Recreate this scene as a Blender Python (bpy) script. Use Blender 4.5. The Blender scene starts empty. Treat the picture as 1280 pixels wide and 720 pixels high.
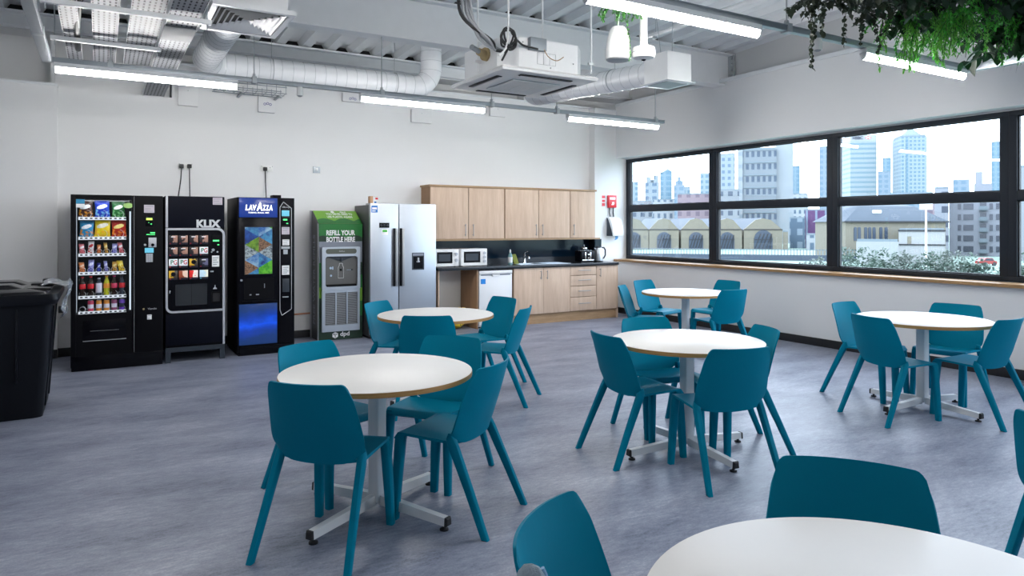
import bpy, bmesh, math, random
from mathutils import Vector, Matrix
random.seed(7)
PI = math.pi
SC = bpy.context.scene
COL = SC.collection

# ---------------------------------------------------------------- mesh builder
class MB:
    def __init__(s): s.v = []; s.f = []; s.m = []; s.flat = set()
    def add(s, vs, fs, mi=0):
        n = len(s.v); s.v += [tuple(p) for p in vs]
        for f in fs: s.f.append([n + i for i in f]); s.m.append(mi)
        return s
    def box(s, x0, x1, y0, y1, z0, z1, b=0.0, mi=0, seg=2):
        x0, x1 = min(x0, x1), max(x0, x1); y0, y1 = min(y0, y1), max(y0, y1); z0, z1 = min(z0, z1), max(z0, z1)
        vs = [(x0,y0,z0),(x1,y0,z0),(x1,y1,z0),(x0,y1,z0),(x0,y0,z1),(x1,y0,z1),(x1,y1,z1),(x0,y1,z1)]
        fs = [(3,2,1,0),(4,5,6,7),(0,1,5,4),(1,2,6,5),(2,3,7,6),(3,0,4,7)]
        if b > 0: return s.bev(vs, fs, b, seg, mi)
        return s.add(vs, fs, mi)
    def bev(s, vs, fs, b, seg=2, mi=0):
        bm = bmesh.new(); bv = [bm.verts.new(p) for p in vs]
        for f in fs: bm.faces.new([bv[i] for i in f])
        bmesh.ops.bevel(bm, geom=bm.edges[:], offset=b, segments=seg, profile=0.6, affect='EDGES', clamp_overlap=True)
        bm.verts.index_update()
        s.add([v.co for v in bm.verts], [[v.index for v in f.verts] for f in bm.faces], mi); bm.free(); return s
    def loft(s, secs, mi=0, cap=True, closed=True):
        n = len(secs[0]); vs = [p for sec in secs for p in sec]; fs = []
        for i in range(len(secs) - 1):
            for j in range(n if closed else n - 1):
                k = (j + 1) % n
                fs.append((i*n+j, i*n+k, (i+1)*n+k, (i+1)*n+j))
        if cap and closed:
            fs.append(tuple(reversed(range(n)))); fs.append(tuple((len(secs)-1)*n + j for j in range(n)))
        return s.add(vs, fs, mi)
    def cyl(s, p0, p1, r0, r1=None, n=16, mi=0):
        return s.tube([p0, p1], [r0, r0 if r1 is None else r1], n, mi)
    def tube(s, pts, r, n=8, mi=0, cap=True):
        P = [Vector(p) for p in pts]; R = r if isinstance(r, (list, tuple)) else [r]*len(P)
        secs = []; t0 = (P[1]-P[0]).normalized()
        u = t0.orthogonal().normalized()
        for i, p in enumerate(P):
            if i == 0: t = (P[1]-P[0])
            elif i == len(P)-1: t = (P[i]-P[i-1])
            else: t = (P[i+1]-P[i]).normalized() + (P[i]-P[i-1]).normalized()
            t.normalize(); u = (u - t*u.dot(t))
            if u.length < 1e-6: u = t.orthogonal()
            u.normalize(); w = t.cross(u)
            secs.append([p + (u*math.cos(a)+w*math.sin(a))*R[i] for a in [2*PI*k/n for k in range(n)]])
        return s.loft(secs, mi, cap)
    def lathe(s, prof, cx=0, cy=0, n=24, mi=0, cap=True):
        secs = [[(cx+r*math.cos(2*PI*k/n), cy+r*math.sin(2*PI*k/n), z) for k in range(n)] for r, z in prof]
        return s.loft(secs, mi, cap)
    def prism(s, poly, axis, a0, a1, mi=0):
        def q(p, a):
            if axis == 'y': return (p[0], a, p[1])
            if axis == 'x': return (a, p[0], p[1])
            return (p[0], p[1], a)
        return s.loft([[q(p, a0) for p in poly], [q(p, a1) for p in poly]], mi)
    def quad(s, a, b, c, d, mi=0): return s.add([a, b, c, d], [(0,1,2,3)], mi)
    def poly(s, pts, mi=0): return s.add(pts, [tuple(range(len(pts)))], mi)
    def strip(s, pts, w, h, mi=0):       # flat bar along a polyline in the plane y = const
        return s
    def grid(s, fn, nu, nv, mi=0):
        vs = [fn(i/nu, j/nv) for i in range(nu+1) for j in range(nv+1)]
        fs = [(i*(nv+1)+j, (i+1)*(nv+1)+j, (i+1)*(nv+1)+j+1, i*(nv+1)+j+1) for i in range(nu) for j in range(nv)]
        return s.add(vs, fs, mi)
    def ring(s, c, R, r, axis='y', n=20, m=6, mi=0):
        pts = []
        vs = []; fs = []
        for i in range(n):
            a = 2*PI*i/n
            for j in range(m):
                b = 2*PI*j/m; rr = R + r*math.cos(b); h = r*math.sin(b)
                if axis == 'y': p = (c[0]+rr*math.cos(a), c[1]+h, c[2]+rr*math.sin(a))
                elif axis == 'z': p = (c[0]+rr*math.cos(a), c[1]+rr*math.sin(a), c[2]+h)
                else: p = (c[0]+h, c[1]+rr*math.cos(a), c[2]+rr*math.sin(a))
                vs.append(p)
        for i in range(n):
            for j in range(m):
                fs.append((i*m+j, ((i+1)%n)*m+j, ((i+1)%n)*m+(j+1)%m, i*m+(j+1)%m))
        return s.add(vs, fs, mi)

XF = None
W = {}          # world location of every object that is used as a parent
def mesh(name, mb, mats, solid=0.0, sharp=35, fix=True):
    me = bpy.data.meshes.new(name); me.from_pydata(mb.v, [], mb.f)
    for m in (mats if isinstance(mats, (list, tuple)) else [mats]): me.materials.append(m)
    me.polygons.foreach_set('material_index', mb.m)
    if fix:
        bm = bmesh.new(); bm.from_mesh(me); bmesh.ops.recalc_face_normals(bm, faces=bm.faces[:])
        bm.to_mesh(me); bm.free()
    me.polygons.foreach_set('use_smooth', [True]*len(me.polygons))
    me.set_sharp_from_angle(angle=math.radians(sharp)); me.update()
    return me
def obj(name, mb, mats, parent=None, at=None, local=False, sharp=35, fix=True):
    """link one mesh object; builder coordinates are world ones unless local"""
    off = Vector((0,0,0))
    if XF and not local: mb.v = [XF(p) for p in mb.v]
    if not local:
        if parent is not None: off = W[parent.name]
        elif at is not None: off = Vector(at)
        mb.v = [(p[0]-off[0], p[1]-off[1], p[2]-off[2]) for p in mb.v]
    o = bpy.data.objects.new(name, mesh(name, mb, mats, sharp=sharp, fix=fix)); COL.objects.link(o)
    if parent is not None: o.parent = parent; W[o.name] = W.get(parent.name, Vector((0,0,0)))
    else:
        if at is not None: o.location = at
        W[o.name] = Vector(at) if at is not None else Vector((0,0,0))
    return o
def tag(o, label, cat, group=None, kind=None):
    o['label'] = label; o['category'] = cat
    if group: o['group'] = group
    if kind: o['kind'] = kind
    return o
def thing(name, label, cat, loc=(0,0,0), rz=0.0, group=None):
    o = bpy.data.objects.new(name, None); COL.objects.link(o); o.location = loc; o.rotation_euler = (0,0,rz)
    o.empty_display_size = 0.1; W[o.name] = Vector(loc)
    return tag(o, label, cat, group)
def struct(name, mb, mats, parent=None, **k):
    o = obj(name, mb, mats, parent, **k)
    if parent is None: o['kind'] = 'structure'
    return o
def dup(root, loc, rz, label, group=None):
    r = root.copy(); COL.objects.link(r); r.location = loc; r.rotation_euler = (0,0,rz); r['label'] = label
    if group: r['group'] = group
    for ch in list(root.children):
        c = ch.copy(); COL.objects.link(c); c.parent = r
        for g in list(ch.children):
            d = g.copy(); COL.objects.link(d); d.parent = c
    return r
def text(name, s, mat, parent, x, y, z, h, width=None, depth=0.0015, rot=(PI/2,0,0), bold=0.0, align='LEFT', shear=0.0, local=False):
    """lettering as a mesh; x, z is the left (or centre) end of the baseline, h the cap height"""
    cu = bpy.data.curves.new(name, 'FONT'); cu.body = s; cu.size = h/0.69; cu.extrude = depth/2; cu.offset = bold*h
    cu.align_x = align; cu.shear = shear; cu.resolution_u = 3
    t = bpy.data.objects.new(name, cu); COL.objects.link(t)
    bpy.context.view_layer.update()
    ev = t.evaluated_get(bpy.context.evaluated_depsgraph_get())
    me = bpy.data.meshes.new_from_object(ev); COL.objects.unlink(t); bpy.data.objects.remove(t)
    me.materials.clear(); me.materials.append(mat)
    if width:
        xs = [v.co.x for v in me.vertices]; k = width/(max(xs)-min(xs)); x0 = min(xs)
        for v in me.vertices: v.co.x = (v.co.x - (x0 if align == 'LEFT' else 0))*k
    from mathutils import Euler
    off = Vector((x, y, z)) - (Vector((0,0,0)) if local else W[parent.name])
    me.transform(Matrix.Translation(off) @ Euler(rot).to_matrix().to_4x4())
    o = bpy.data.objects.new(name, me); COL.objects.link(o); o.parent = parent; W[o.name] = W.get(parent.name, Vector((0,0,0)))
    return o

# ---------------------------------------------------------------- materials
def srgb(r, g, b):
    f = lambda c: (c/255/12.92) if c/255 <= 0.04045 else ((c/255+0.055)/1.055)**2.4
    return (f(r), f(g), f(b))
class NT:
    def __init__(s, name):
        s.mat = bpy.data.materials.new(name); s.mat.use_nodes = True; s.t = s.mat.node_tree; s.t.nodes.clear()
        s.out = s.t.nodes.new('ShaderNodeOutputMaterial')
    def n(s, typ, **k):
        nd = s.t.nodes.new(typ)
        for a, v in k.items():
            if a == 'ins':
                for i, val in v.items():
                    if hasattr(val, 'is_output'): s.t.links.new(val, nd.inputs[i])
                    else: nd.inputs[i].default_value = val
            else: setattr(nd, a, v)
        return nd
    def math(s, op, a, b=0.0): return s.n('ShaderNodeMath', operation=op, ins={0: a, 1: b}).outputs[0]
    def mix(s, fac, a, b):
        c = lambda q: q if hasattr(q, 'is_output') else (q[0], q[1], q[2], 1)
        return s.n('ShaderNodeMix', data_type='RGBA', ins={0: fac, 6: c(a), 7: c(b)}).outputs[2]
    def ramp(s, fac, stops):
        nd = s.n('ShaderNodeValToRGB', ins={0: fac}); e = nd.color_ramp.elements
        while len(e) < len(stops): e.new(0.5)
        for q, (p, c) in zip(e, stops): q.position = p; q.color = (c[0], c[1], c[2], 1)
        return nd.outputs[0]
    def coord(s, kind='Object', scale=(1,1,1), rot=(0,0,0), loc=(0,0,0)):
        tc = s.n('ShaderNodeTexCoord')
        return s.n('ShaderNodeMapping', ins={0: tc.outputs[kind], 1: loc, 2: rot, 3: scale}).outputs[0]
    def noise(s, vec, scale, detail=3, rough=0.55):
        return s.n('ShaderNodeTexNoise', ins={'Vector': vec, 'Scale': scale, 'Detail': detail, 'Roughness': rough}).outputs[0]
    def bsdf(s, col, rough=0.5, metal=0.0, spec=0.5, bump=None, bstr=0.2, bdist=0.01, emit=None, estr=0.0, coat=0.0):
        b = s.n('ShaderNodeBsdfPrincipled')
        def put(k, v):
            if hasattr(v, 'is_output'): s.t.links.new(v, b.inputs[k])
            elif isinstance(v, (tuple, list)): b.inputs[k].default_value = (v[0], v[1], v[2], 1)
            else: b.inputs[k].default_value = v
        put('Base Color', col); put('Roughness', rough); put('Metallic', metal); put('Specular IOR Level', spec); put('Coat Weight', coat)
        if emit is not None: put('Emission Color', emit); put('Emission Strength', estr)
        if bump is not None:
            bn = s.n('ShaderNodeBump', ins={'Strength': bstr, 'Distance': bdist, 'Height': bump})
            s.t.links.new(bn.outputs[0], b.inputs['Normal'])
        s.t.links.new(b.outputs[0], s.out.inputs[0]); return s.mat
def plain(name, col, rough=0.5, metal=0.0, spec=0.5, var=0.06, scale=9.0, bump=0.0, emit=None, estr=0.0, coat=0.0):
    q = NT(name); vec = q.coord(); f = q.noise(vec, scale, 4)
    c2 = tuple(min(1, c*(1+var)) for c in col); c1 = tuple(c*(1-var) for c in col)
    return q.bsdf(q.mix(f, c1, c2), rough, metal, spec, f if bump else None, bump, 0.002, emit, estr, coat)
def glow(name, col, strength, base=(0.02,0.02,0.02)):
    q = NT(name); f = q.noise(q.coord(), 6, 2)
    return q.bsdf(base, 0.25, emit=q.mix(f, tuple(c*0.94 for c in col), col), estr=strength)

def wood(name, a, b, scale=(14, 14, 1.1), rough=0.5, knots=True):
    q = NT(name); v = q.coord(scale=scale)
    f = q.noise(v, 2.2, 6, 0.62); g = q.noise(q.coord(scale=(scale[0]*6, scale[1]*6, scale[2]*2)), 3, 2)
    f2 = q.math('ADD', q.math('MULTIPLY', f, 0.75), q.math('MULTIPLY', g, 0.25))
    c = q.ramp(f2, [(0.30, a), (0.52, tuple((x+y)/2 for x, y in zip(a, b))), (0.72, b)])
    if knots:
        vo = q.n('ShaderNodeTexVoronoi', ins={'Vector': q.coord(scale=(3.2, 3.2, 1.7)), 'Scale': 1.0})
        k = q.math('LESS_THAN', vo.outputs['Distance'], 0.07)
        c = q.mix(q.math('MULTIPLY', k, 0.35), c, tuple(x*0.45 for x in a))
    return q.bsdf(c, rough, spec=0.35, bump=f2, bstr=0.08, bdist=0.002)

def facade(name, wall, win, px, pz, fx=0.55, fz=0.5, rough=0.6, spec=0.4, var=0.1, oz=0.0):
    """a wall with a regular grid of windows, in the object's own metres"""
    q = NT(name); sp = q.n('ShaderNodeSeparateXYZ', ins={0: q.coord()})
    h = q.math('ADD', sp.outputs[0], sp.outputs[1])
    mx = q.math('LESS_THAN', q.math('FRACT', q.math('DIVIDE', h, px)), fx)
    mz = q.math('LESS_THAN', q.math('FRACT', q.math('DIVIDE', q.math('ADD', sp.outputs[2], oz), pz)), fz)
    m = q.math('MULTIPLY', mx, mz)
    f = q.noise(q.coord(), 0.25, 3)
    wa = q.mix(f, tuple(c*(1-var) for c in wall), tuple(min(1, c*(1+var)) for c in wall))
    return q.bsdf(q.mix(m, wa, win), rough, spec=spec)

M = {}
# room surfaces
def wallmat(name, c):
    q = NT(name); f = q.noise(q.coord(), 1.2, 5); g = q.noise(q.coord(), 160, 2)
    return q.bsdf(q.mix(f, tuple(x*0.97 for x in c), tuple(min(1, x*1.02) for x in c)), 0.62, spec=0.3, bump=g, bstr=0.06, bdist=0.002)
M['wall'] = wallmat('painted_plaster', (0.78, 0.78, 0.785))
M['wallupper'] = wallmat('painted_cladding', (0.66, 0.665, 0.67))
M['steelwhite'] = plain('white_painted_steel', (0.76, 0.78, 0.80), 0.42, var=0.04)
def floormat():
    q = NT('marbled_vinyl')
    v1 = q.coord(scale=(1.0, 2.6, 1), rot=(0,0,0.5)); v2 = q.coord(scale=(3.0, 9, 1), rot=(0,0,0.5))
    a = q.noise(v1, 1.3, 7, 0.66); b = q.noise(v2, 5.0, 6, 0.7); c = q.noise(q.coord(), 90, 3, 0.7)
    f = q.math('ADD', q.math('ADD', q.math('MULTIPLY', a, 0.45), q.math('MULTIPLY', b, 0.35)), q.math('MULTIPLY', c, 0.20))
    col = q.ramp(f, [(0.36, srgb(76, 82, 99)), (0.46, srgb(118, 124, 142)), (0.56, srgb(145, 150, 166)), (0.68, srgb(186, 188, 198))])
    r = q.math('ADD', 0.30, q.math('MULTIPLY', b, 0.18))
    return q.bsdf(col, r, spec=0.45, bump=c, bstr=0.05, bdist=0.001)
M['floor'] = floormat()
M['black_base'] = plain('black_vinyl_skirting', (0.012, 0.012, 0.014), 0.45)
M['oak'] = wood('pale_oak_board', srgb(190, 162, 140), srgb(217, 193, 170), scale=(7, 7, 0.8))
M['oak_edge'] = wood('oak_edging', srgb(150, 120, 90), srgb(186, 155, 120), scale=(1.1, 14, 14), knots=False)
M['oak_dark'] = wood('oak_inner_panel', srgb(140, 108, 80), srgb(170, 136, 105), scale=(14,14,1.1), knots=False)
M['sill'] = wood('oak_sill', srgb(140, 105, 68), srgb(186, 148, 104), scale=(14, 0.9, 14), knots=False)
M['frame'] = plain('dark_grey_aluminium', srgb(36, 41, 49), 0.45, spec=0.2, var=0.03)
M['gasket'] = plain('black_rubber', (0.01, 0.01, 0.012), 0.6)
M['galv'] = plain('galvanised_steel', srgb(150, 157, 163), 0.42, 0.65, var=0.08, scale=25)
M['tray'] = None
M['duct'] = plain('white_duct', (0.80, 0.815, 0.84), 0.40, 0.0, var=0.03)
M['white_metal'] = plain('white_powder_coat', (0.78, 0.79, 0.80), 0.38, var=0.02)
M['white_plastic'] = plain('white_plastic', (0.80, 0.80, 0.79), 0.35, var=0.02)
M['grey_plastic'] = plain('grey_plastic', (0.30, 0.32, 0.34), 0.45)
M['midgrey'] = plain('mid_grey_metal', (0.42, 0.45, 0.47), 0.4, 0.2)
M['dark'] = plain('dark_void', (0.006, 0.006, 0.008), 0.7)
M['black_gloss'] = plain('black_gloss_plastic', (0.003, 0.003, 0.005), 0.22, spec=0.14)
M['black_satin'] = plain('black_satin_steel', (0.0025, 0.0025, 0.004), 0.5, spec=0.10)
M['navy_black'] = plain('blue_black_panel', (0.0022, 0.003, 0.008), 0.5, spec=0.10)
M['black_rubber'] = plain('black_rubber_cable', (0.008, 0.008, 0.009), 0.5)
M['slate'] = plain('slate_grey_steel', (0.018, 0.026, 0.038), 0.5)
M['silver'] = plain('silver_trim', srgb(186, 188, 194), 0.35, 0.3, var=0.02)
M['chrome'] = plain('chrome', (0.72, 0.73, 0.74), 0.14, 1.0, var=0.02)
def brushed(name, col, rough, sc=(120, 120, 1)):
    q = NT(name); f = q.noise(q.coord(scale=sc), 3, 3)
    return q.bsdf(q.mix(f, tuple(c*0.93 for c in col), col), q.math('ADD', rough, q.math('MULTIPLY', f, 0.1)), 0.85, bump=f, bstr=0.03, bdist=0.001)
M['steel'] = brushed('brushed_steel', (0.52, 0.56, 0.61), 0.30)
M['steelh'] = brushed('brushed_handle_steel', (0.36, 0.36, 0.36), 0.35, (1,1,120))
M['teal'] = plain('teal_moulded_plastic', (0.0006, 0.185, 0.285), 0.5, spec=0.05, var=0.03, scale=60, bump=0.03)
M['laminate'] = plain('white_laminate', (0.72, 0.705, 0.685), 0.42, spec=0.3, var=0.015)
M['plyedge'] = wood('plywood_edge', srgb(150, 112, 62), srgb(190, 150, 96), scale=(2, 2, 60), knots=False)
M['tableleg'] = plain('white_painted_tube', (0.74, 0.75, 0.76), 0.35, var=0.02)
M['worktop'] = plain('black_flecked_worktop', (0.018, 0.022, 0.028), 0.22, var=0.35, scale=200)
M['splash'] = plain('dark_blue_glass', (0.004, 0.013, 0.026), 0.1, spec=0.35, var=0.2, scale=2)
M['paper'] = plain('white_paper', (0.78, 0.78, 0.78), 0.6)
M['lilac_paper'] = plain('pale_notice', srgb(190, 180, 190), 0.6)
M['red'] = plain('red_enamel', srgb(206, 32, 40), 0.35)
M['tube'] = glow('led_diffuser', (1.0, 0.985, 0.968), 93.0, (0.8,0.8,0.8))
M['green_led'] = glow('green_led', (0.1, 1.0, 0.25), 2.0)
M['lime_led'] = glow('lime_display', (0.65, 1.0, 0.15), 1.6)
M['cyan_led'] = glow('cyan_display', (0.15, 0.62, 0.85), 1.0)
M['cab_light'] = glow('cool_strip_light', (0.72, 0.84, 0.95), 1.1)
def glassmat(name, tint, refl=0.9):
    q = NT(name)
    fr = q.n('ShaderNodeFresnel', ins={0: 1.5}).outputs[0]
    tr = q.n('ShaderNodeBsdfTransparent', ins={0: (*tint, 1)}); gl = q.n('ShaderNodeBsdfGlossy', ins={0: (1,1,1,1), 1: 0.01})
    ns = q.noise(q.coord(), 0.5, 1)
    mx = q.n('ShaderNodeMixShader', ins={0: q.math('MULTIPLY', q.math('MULTIPLY', fr, q.math('SUBTRACT', 1.0, q.n('ShaderNodeNewGeometry').outputs['Backfacing'])), q.math('ADD', refl-0.02, q.math('MULTIPLY', ns, 0.04))), 1: tr.outputs[0], 2: gl.outputs[0]})
    q.t.links.new(mx.outputs[0], q.out.inputs[0]); return q.mat
M['glass'] = glassmat('tinted_window_glass', (0.90, 0.94, 0.98))
M['clear'] = glassmat('clear_front_glass', (0.97, 0.98, 0.99), 0.5)

# ---------------------------------------------------------------- camera (eye 1.5 m, level, raised lens)
YAW = math.radians(30.6)
cam = bpy.data.cameras.new('camera'); co = bpy.data.objects.new('camera', cam); COL.objects.link(co)
co.location = (0, 0, 1.5); co.rotation_euler = (PI/2, 0, -YAW)
cam.sensor_width = 36; cam.lens = 36*868/1280; cam.shift_y = -(360-283)/1280; cam.clip_end = 4000; cam.clip_start = 0.05
SC.camera = co
SC.view_settings.view_transform = 'Standard'; SC.view_settings.look = 'None'
SC.view_settings.gamma = 1; SC.view_settings.use_curve_mapping = False; SC.view_settings.exposure = 0.0
# ================================================================ room shell
XR, YB = 7.74, 9.52
struct('floor', MB().box(-2.6, 8.1, -3.2, 9.9, -0.12, 0.0), M['floor'])
b = MB()
b.box(-2.6, -0.43, 9.44, 9.9, 0, 3.10); b.box(-0.43, 0.75, YB, 9.9, 0, 3.09); b.box(0.75, 8.1, YB, 9.9, 0, 3.50)
b.box(7.155, 7.287, 9.36, YB, 0, 3.50)
struct('wall_back', b, M['wall'])
b = MB().box(-2.6, 8.1, 9.80, 9.95, 3.0, 4.4).box(-2.6, 8.1, 9.44, 9.80, 3.700, 3.712)
b.box(-0.50, -0.46, 9.55, 9.80, 3.09, 3.9).box(5.9, 6.02, 9.6, 9.8, 3.5, 4.0)
struct('wall_back_upper', b, M['wallupper'])
b = MB().box(-0.46, 0.73, 9.60, 9.66, 3.09, 3.40)
for k in range(24): b.box(-0.45+k*0.049, -0.43+k*0.049, 9.592, 9.60, 3.10, 3.39)
struct('trim_1', b, M['wall'])
struct('trim_2', MB().box(0.75, 7.74, 9.50, 9.80, 3.50, 3.53).box(-2.6, -0.43, 9.42, 9.80, 3.10, 3.125), M['steelwhite'])
b = MB()
b.box(XR, 8.1, -3.2, YB, 0, 0.93).box(7.96, 8.06, -2.5, YB, 2.674, 2.69); b.box(XR, 8.1, -3.2, YB, 2.69, 3.58); b.box(XR, 8.1, -3.2, -2.5, 0.93, 2.69)
struct('wall_right', b, M['wall'])
struct('wall_right_upper', MB().box(7.95, 8.1, -3.2, 9.9, 3.58, 4.9), M['wallupper'])
struct('trim_3', MB().box(7.72, 7.95, -3.2, YB, 3.58, 3.635, 0.004), M['steelwhite'])
struct('wall_left', MB().box(-2.8, -2.6, -3.2, 9.9, 0, 5.0), M['wall'])
struct('wall_rear', MB().box(-2.8, 8.1, -3.4, -3.2, 0, 5.0), M['wall'])
def base(name, *bx): struct(name, bx[0], M['black_base'])
base('baseboard_back', MB().box(-0.43, 4.05, YB-0.018, YB, 0, 0.10, 0.003).box(-2.6, -0.43, 9.422, 9.44, 0, 0.10, 0.003).box(7.287, XR, YB-0.018, YB, 0, 0.10, 0.003))
base('baseboard_right', MB().box(XR-0.018, XR, -3.2, YB-0.018, 0, 0.10, 0.003))
# profiled metal roof deck
def deckz(y): return 3.89 + (9.5-y)*0.05
prof = []
x = -2.7
while x < 8.0:
    prof += [(x, 0), (x+0.12, 0), (x+0.165, 0.075), (x+0.288, 0.075)]; x += 0.333
b = MB(); b.loft([[(p[0], yy, p[1]+deckz(yy)) for p in prof] for yy in (9.9, -3.2)], cap=False, closed=False)
b.loft([[(p[0], yy, p[1]+deckz(yy)+0.02) for p in prof] for yy in (9.9, -3.2)], cap=False, closed=False)
M['deck'] = plain('roof_deck_paint', (0.74, 0.76, 0.78), 0.45, var=0.06, scale=3)
struct('ceiling', b, M['deck'], fix=False, sharp=20)
struct('deck_shade_strip', MB().box(-2.6, 8.0, 9.46, 9.47, 3.886, 3.975).box(-2.6, 7.95, 7.20, 7.21, 4.006, 4.09), M['dark'])  # added dark strips that imitate shade in the deck openings
def ibeam_x(name, x0, x1, y, z0, z1, w, t=0.022):
    b = MB().box(x0, x1, y-w/2, y+w/2, z0, z0+t).box(x0, x1, y-0.006, y+0.006, z0+t, z1-t).box(x0, x1, y-w/2, y+w/2, z1-t, z1)
    o = struct(name, b, M['steelwhite']); return o
ibeam_x('ceiling_beam_back', -2.6, 8.0, 9.42, 3.71, 3.885, 0.17)
ibeam_x('ceiling_beam_front', -2.6, 7.95, 7.15, 3.53, 4.005, 0.20)
b = MB().box(7.90, 7.935, 7.04, 7.26, 3.56, 3.99)
for k in range(5):
    for yy in (7.075, 7.225): b.cyl((7.90, yy, 3.62+k*0.08), (7.875, yy, 3.62+k*0.08), 0.016, n=6)
struct('trim_4', b, M['midgrey'])

# ---------------------------------------------------------------- window band
wins = [(7.485, 9.50), (5.495, 7.485), (3.515, 5.495), (1.5, 3.515), (-0.5, 1.5), (-2.5, -0.5)]
for i, (y0, y1) in enumerate(wins):
    x0, x1 = 7.95, 8.04
    b = MB()
    b.box(x0, x1, y0, y1, 2.622, 2.674, 0.004).box(x0, x1, y0, y1, 0.935, 0.99, 0.004)
    b.box(x0, x1, y0, y0+0.078, 0.99, 2.625, 0.004).box(x0, x1, y1-0.078, y1, 0.99, 2.625, 0.004)
    b.box(x0, x1, y0+0.078, y1-0.078, 1.765, 1.86, 0.004)
    w = struct('window_%d' % (i+1), b, M['frame'])
    for z0, z1 in ((0.99, 1.765), (1.86, 2.625)):
        g = MB().box(7.985, 7.998, y0+0.078, y1-0.078, z0, z1)
        obj('pane', g, M['glass'], w)
        g = MB()
        for (a, c, d, e) in ((y0+0.078, y0+0.09, z0, z1), (y1-0.09, y1-0.078, z0, z1), (y0+0.078, y1-0.078, z0, z0+0.012), (y0+0.078, y1-0.078, z1-0.012, z1)):
            g.box(7.975, 8.012, a, c, d, e)
        obj('gasket', g, M['gasket'], w)
struct('window_sill', MB().box(7.685, 7.95, -2.6, YB-0.005, 0.895, 0.932, 0.005), M['sill'])

# ================================================================ lighting rails
def rail(name, label, x0, x1, y, z0=2.902, z1=2.945):
    b = MB().box(x0, x1, y-0.024, y+0.024, z0, z1, 0.003)
    b.box(x0, x1, y-0.030, y+0.030, z1-0.008, z1-0.002)
    t = thing(name, label, 'lighting rail', (x0, y, z0)); obj('channel', b, M['galv'], t); return t
def clamp(t, x, y, ztop):
    obj('clamp', MB().box(x-0.022, x+0.022, y-0.036, y+0.036, 2.892, 2.957, 0.004).box(x-0.012, x+0.012, y-0.012, y+0.012, 2.957, 2.985, 0.002), M['midgrey'], t)
    obj('hanger_rod', MB().cyl((x, y, 2.97), (x, y, ztop), 0.0055, n=8), M['midgrey'], t)
def batten(x0, x1, y, label):
    t = thing('light_batten', label, 'ceiling light', (x0, y, 2.81), 0, 'linear LED battens under the lighting rails')
    obj('housing', MB().box(x0, x1, y-0.036, y+0.036, 2.862, 2.901, 0.004), M['white_metal'], t)
    sec = lambda xx: [(xx, y+0.028*math.cos(a), 2.862+0.048*math.sin(a)) for a in [PI + PI*k/12 for k in range(13)]]
    obj('diffuser', MB().loft([sec(x0+0.012), sec(x1-0.012)]), M['tube'], t)
    e = MB()
    for xx, d in ((x0, 0.012), (x1, -0.012)): e.loft([sec(xx), sec(xx+d)])
    obj('end_cap', e, M['white_plastic'], t)
r1 = rail('lighting_rail', 'grey lighting rail near the back wall, carrying three bright battens', -0.36, 6.60, 7.1)
for x in (0.07, 1.28, 2.58, 3.92, 4.84, 6.45): clamp(r1, x, 7.1, min(deckz(7.1)-0.001, 4.02) if abs(7.1-7.15) > 0.11 else 3.53)
r2 = rail('lighting_rail', 'grey lighting rail overhead that passes through the hanging plants', -0.6, 6.72, 3.3)
for x in (1.4, 4.25, 6.2): clamp(r2, x, 3.3, deckz(3.3))
batten(-0.35, 1.13, 7.1, 'lit linear light above the vending machines, leftmost on the back rail')
batten(2.34, 3.83, 7.1, 'lit linear light in the middle of the back rail, left of the cassette unit')
batten(5.0, 6.5, 7.1, 'lit linear light at the right end of the back rail, nearest the windows')
batten(2.45, 3.95, 3.3, 'large lit linear light at the top edge beside the white pole sensor')
batten(5.16, 6.66, 3.3, 'lit linear light half hidden by the green hanging plants')
batten(-0.40, 1.10, 3.3, 'unseen lit linear light added at the left of the front rail to brighten the room')  # batten out of view, added for the light it gives the room
batten(2.7, 4.2, -0.5, 'unseen lit linear light added behind the camera to brighten the foreground')  # added lamp out of view, brightens the near chair and table
def trunk(x, y0, y1, label):
    t = thing('cable_trunking', label, 'cable trunking', (x, y1, 2.9))
    obj('channel', MB().box(x-0.035, x+0.035, y0, y1, 2.897, 2.96, 0.003), M['galv'], t)
    obj('joint_cover', MB().box(x-0.041, x+0.041, y1-1.05, y1-0.99, 2.892, 2.965, 0.003), M['midgrey'], t)
    obj('hanger_rod', MB().cyl((x, y1-1.02, 2.96), (x, y1-1.02, deckz(y1-1.02)), 0.005, n=8), M['midgrey'], t)
    obj('hanger_rod', MB().cyl((x, y0+0.3, 2.96), (x, y0+0.3, deckz(y0+0.3)), 0.005, n=8), M['midgrey'], t)
trunk(-0.40, 2.4, 7.12, 'galvanised trunking at the upper left, running towards the camera from the rail end')
trunk(6.76, 0.4, 3.32, 'pale trunking by the window wall, right of the hanging plants')

def sensor(x, y, label):
    t = thing('presence_sensor', label, 'sensor', (x, y, 2.80), 0, 'cylindrical sensors under the lighting rails')
    obj('body', MB().lathe([(0.030, 2.815), (0.032, 2.82), (0.032, 2.888), (0.026, 2.902)], x, y, 20), M['white_plastic'], t)
    obj('lens', MB().lathe([(0.012, 2.803), (0.024, 2.810), (0.026, 2.815)], x, y, 20), M['grey_plastic'], t)
sensor(1.72, 7.1, 'small white sensor under the back rail between two lit battens')
sensor(4.60, 3.3, 'small white sensor under the rail beside the dark trailing leaves')

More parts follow.
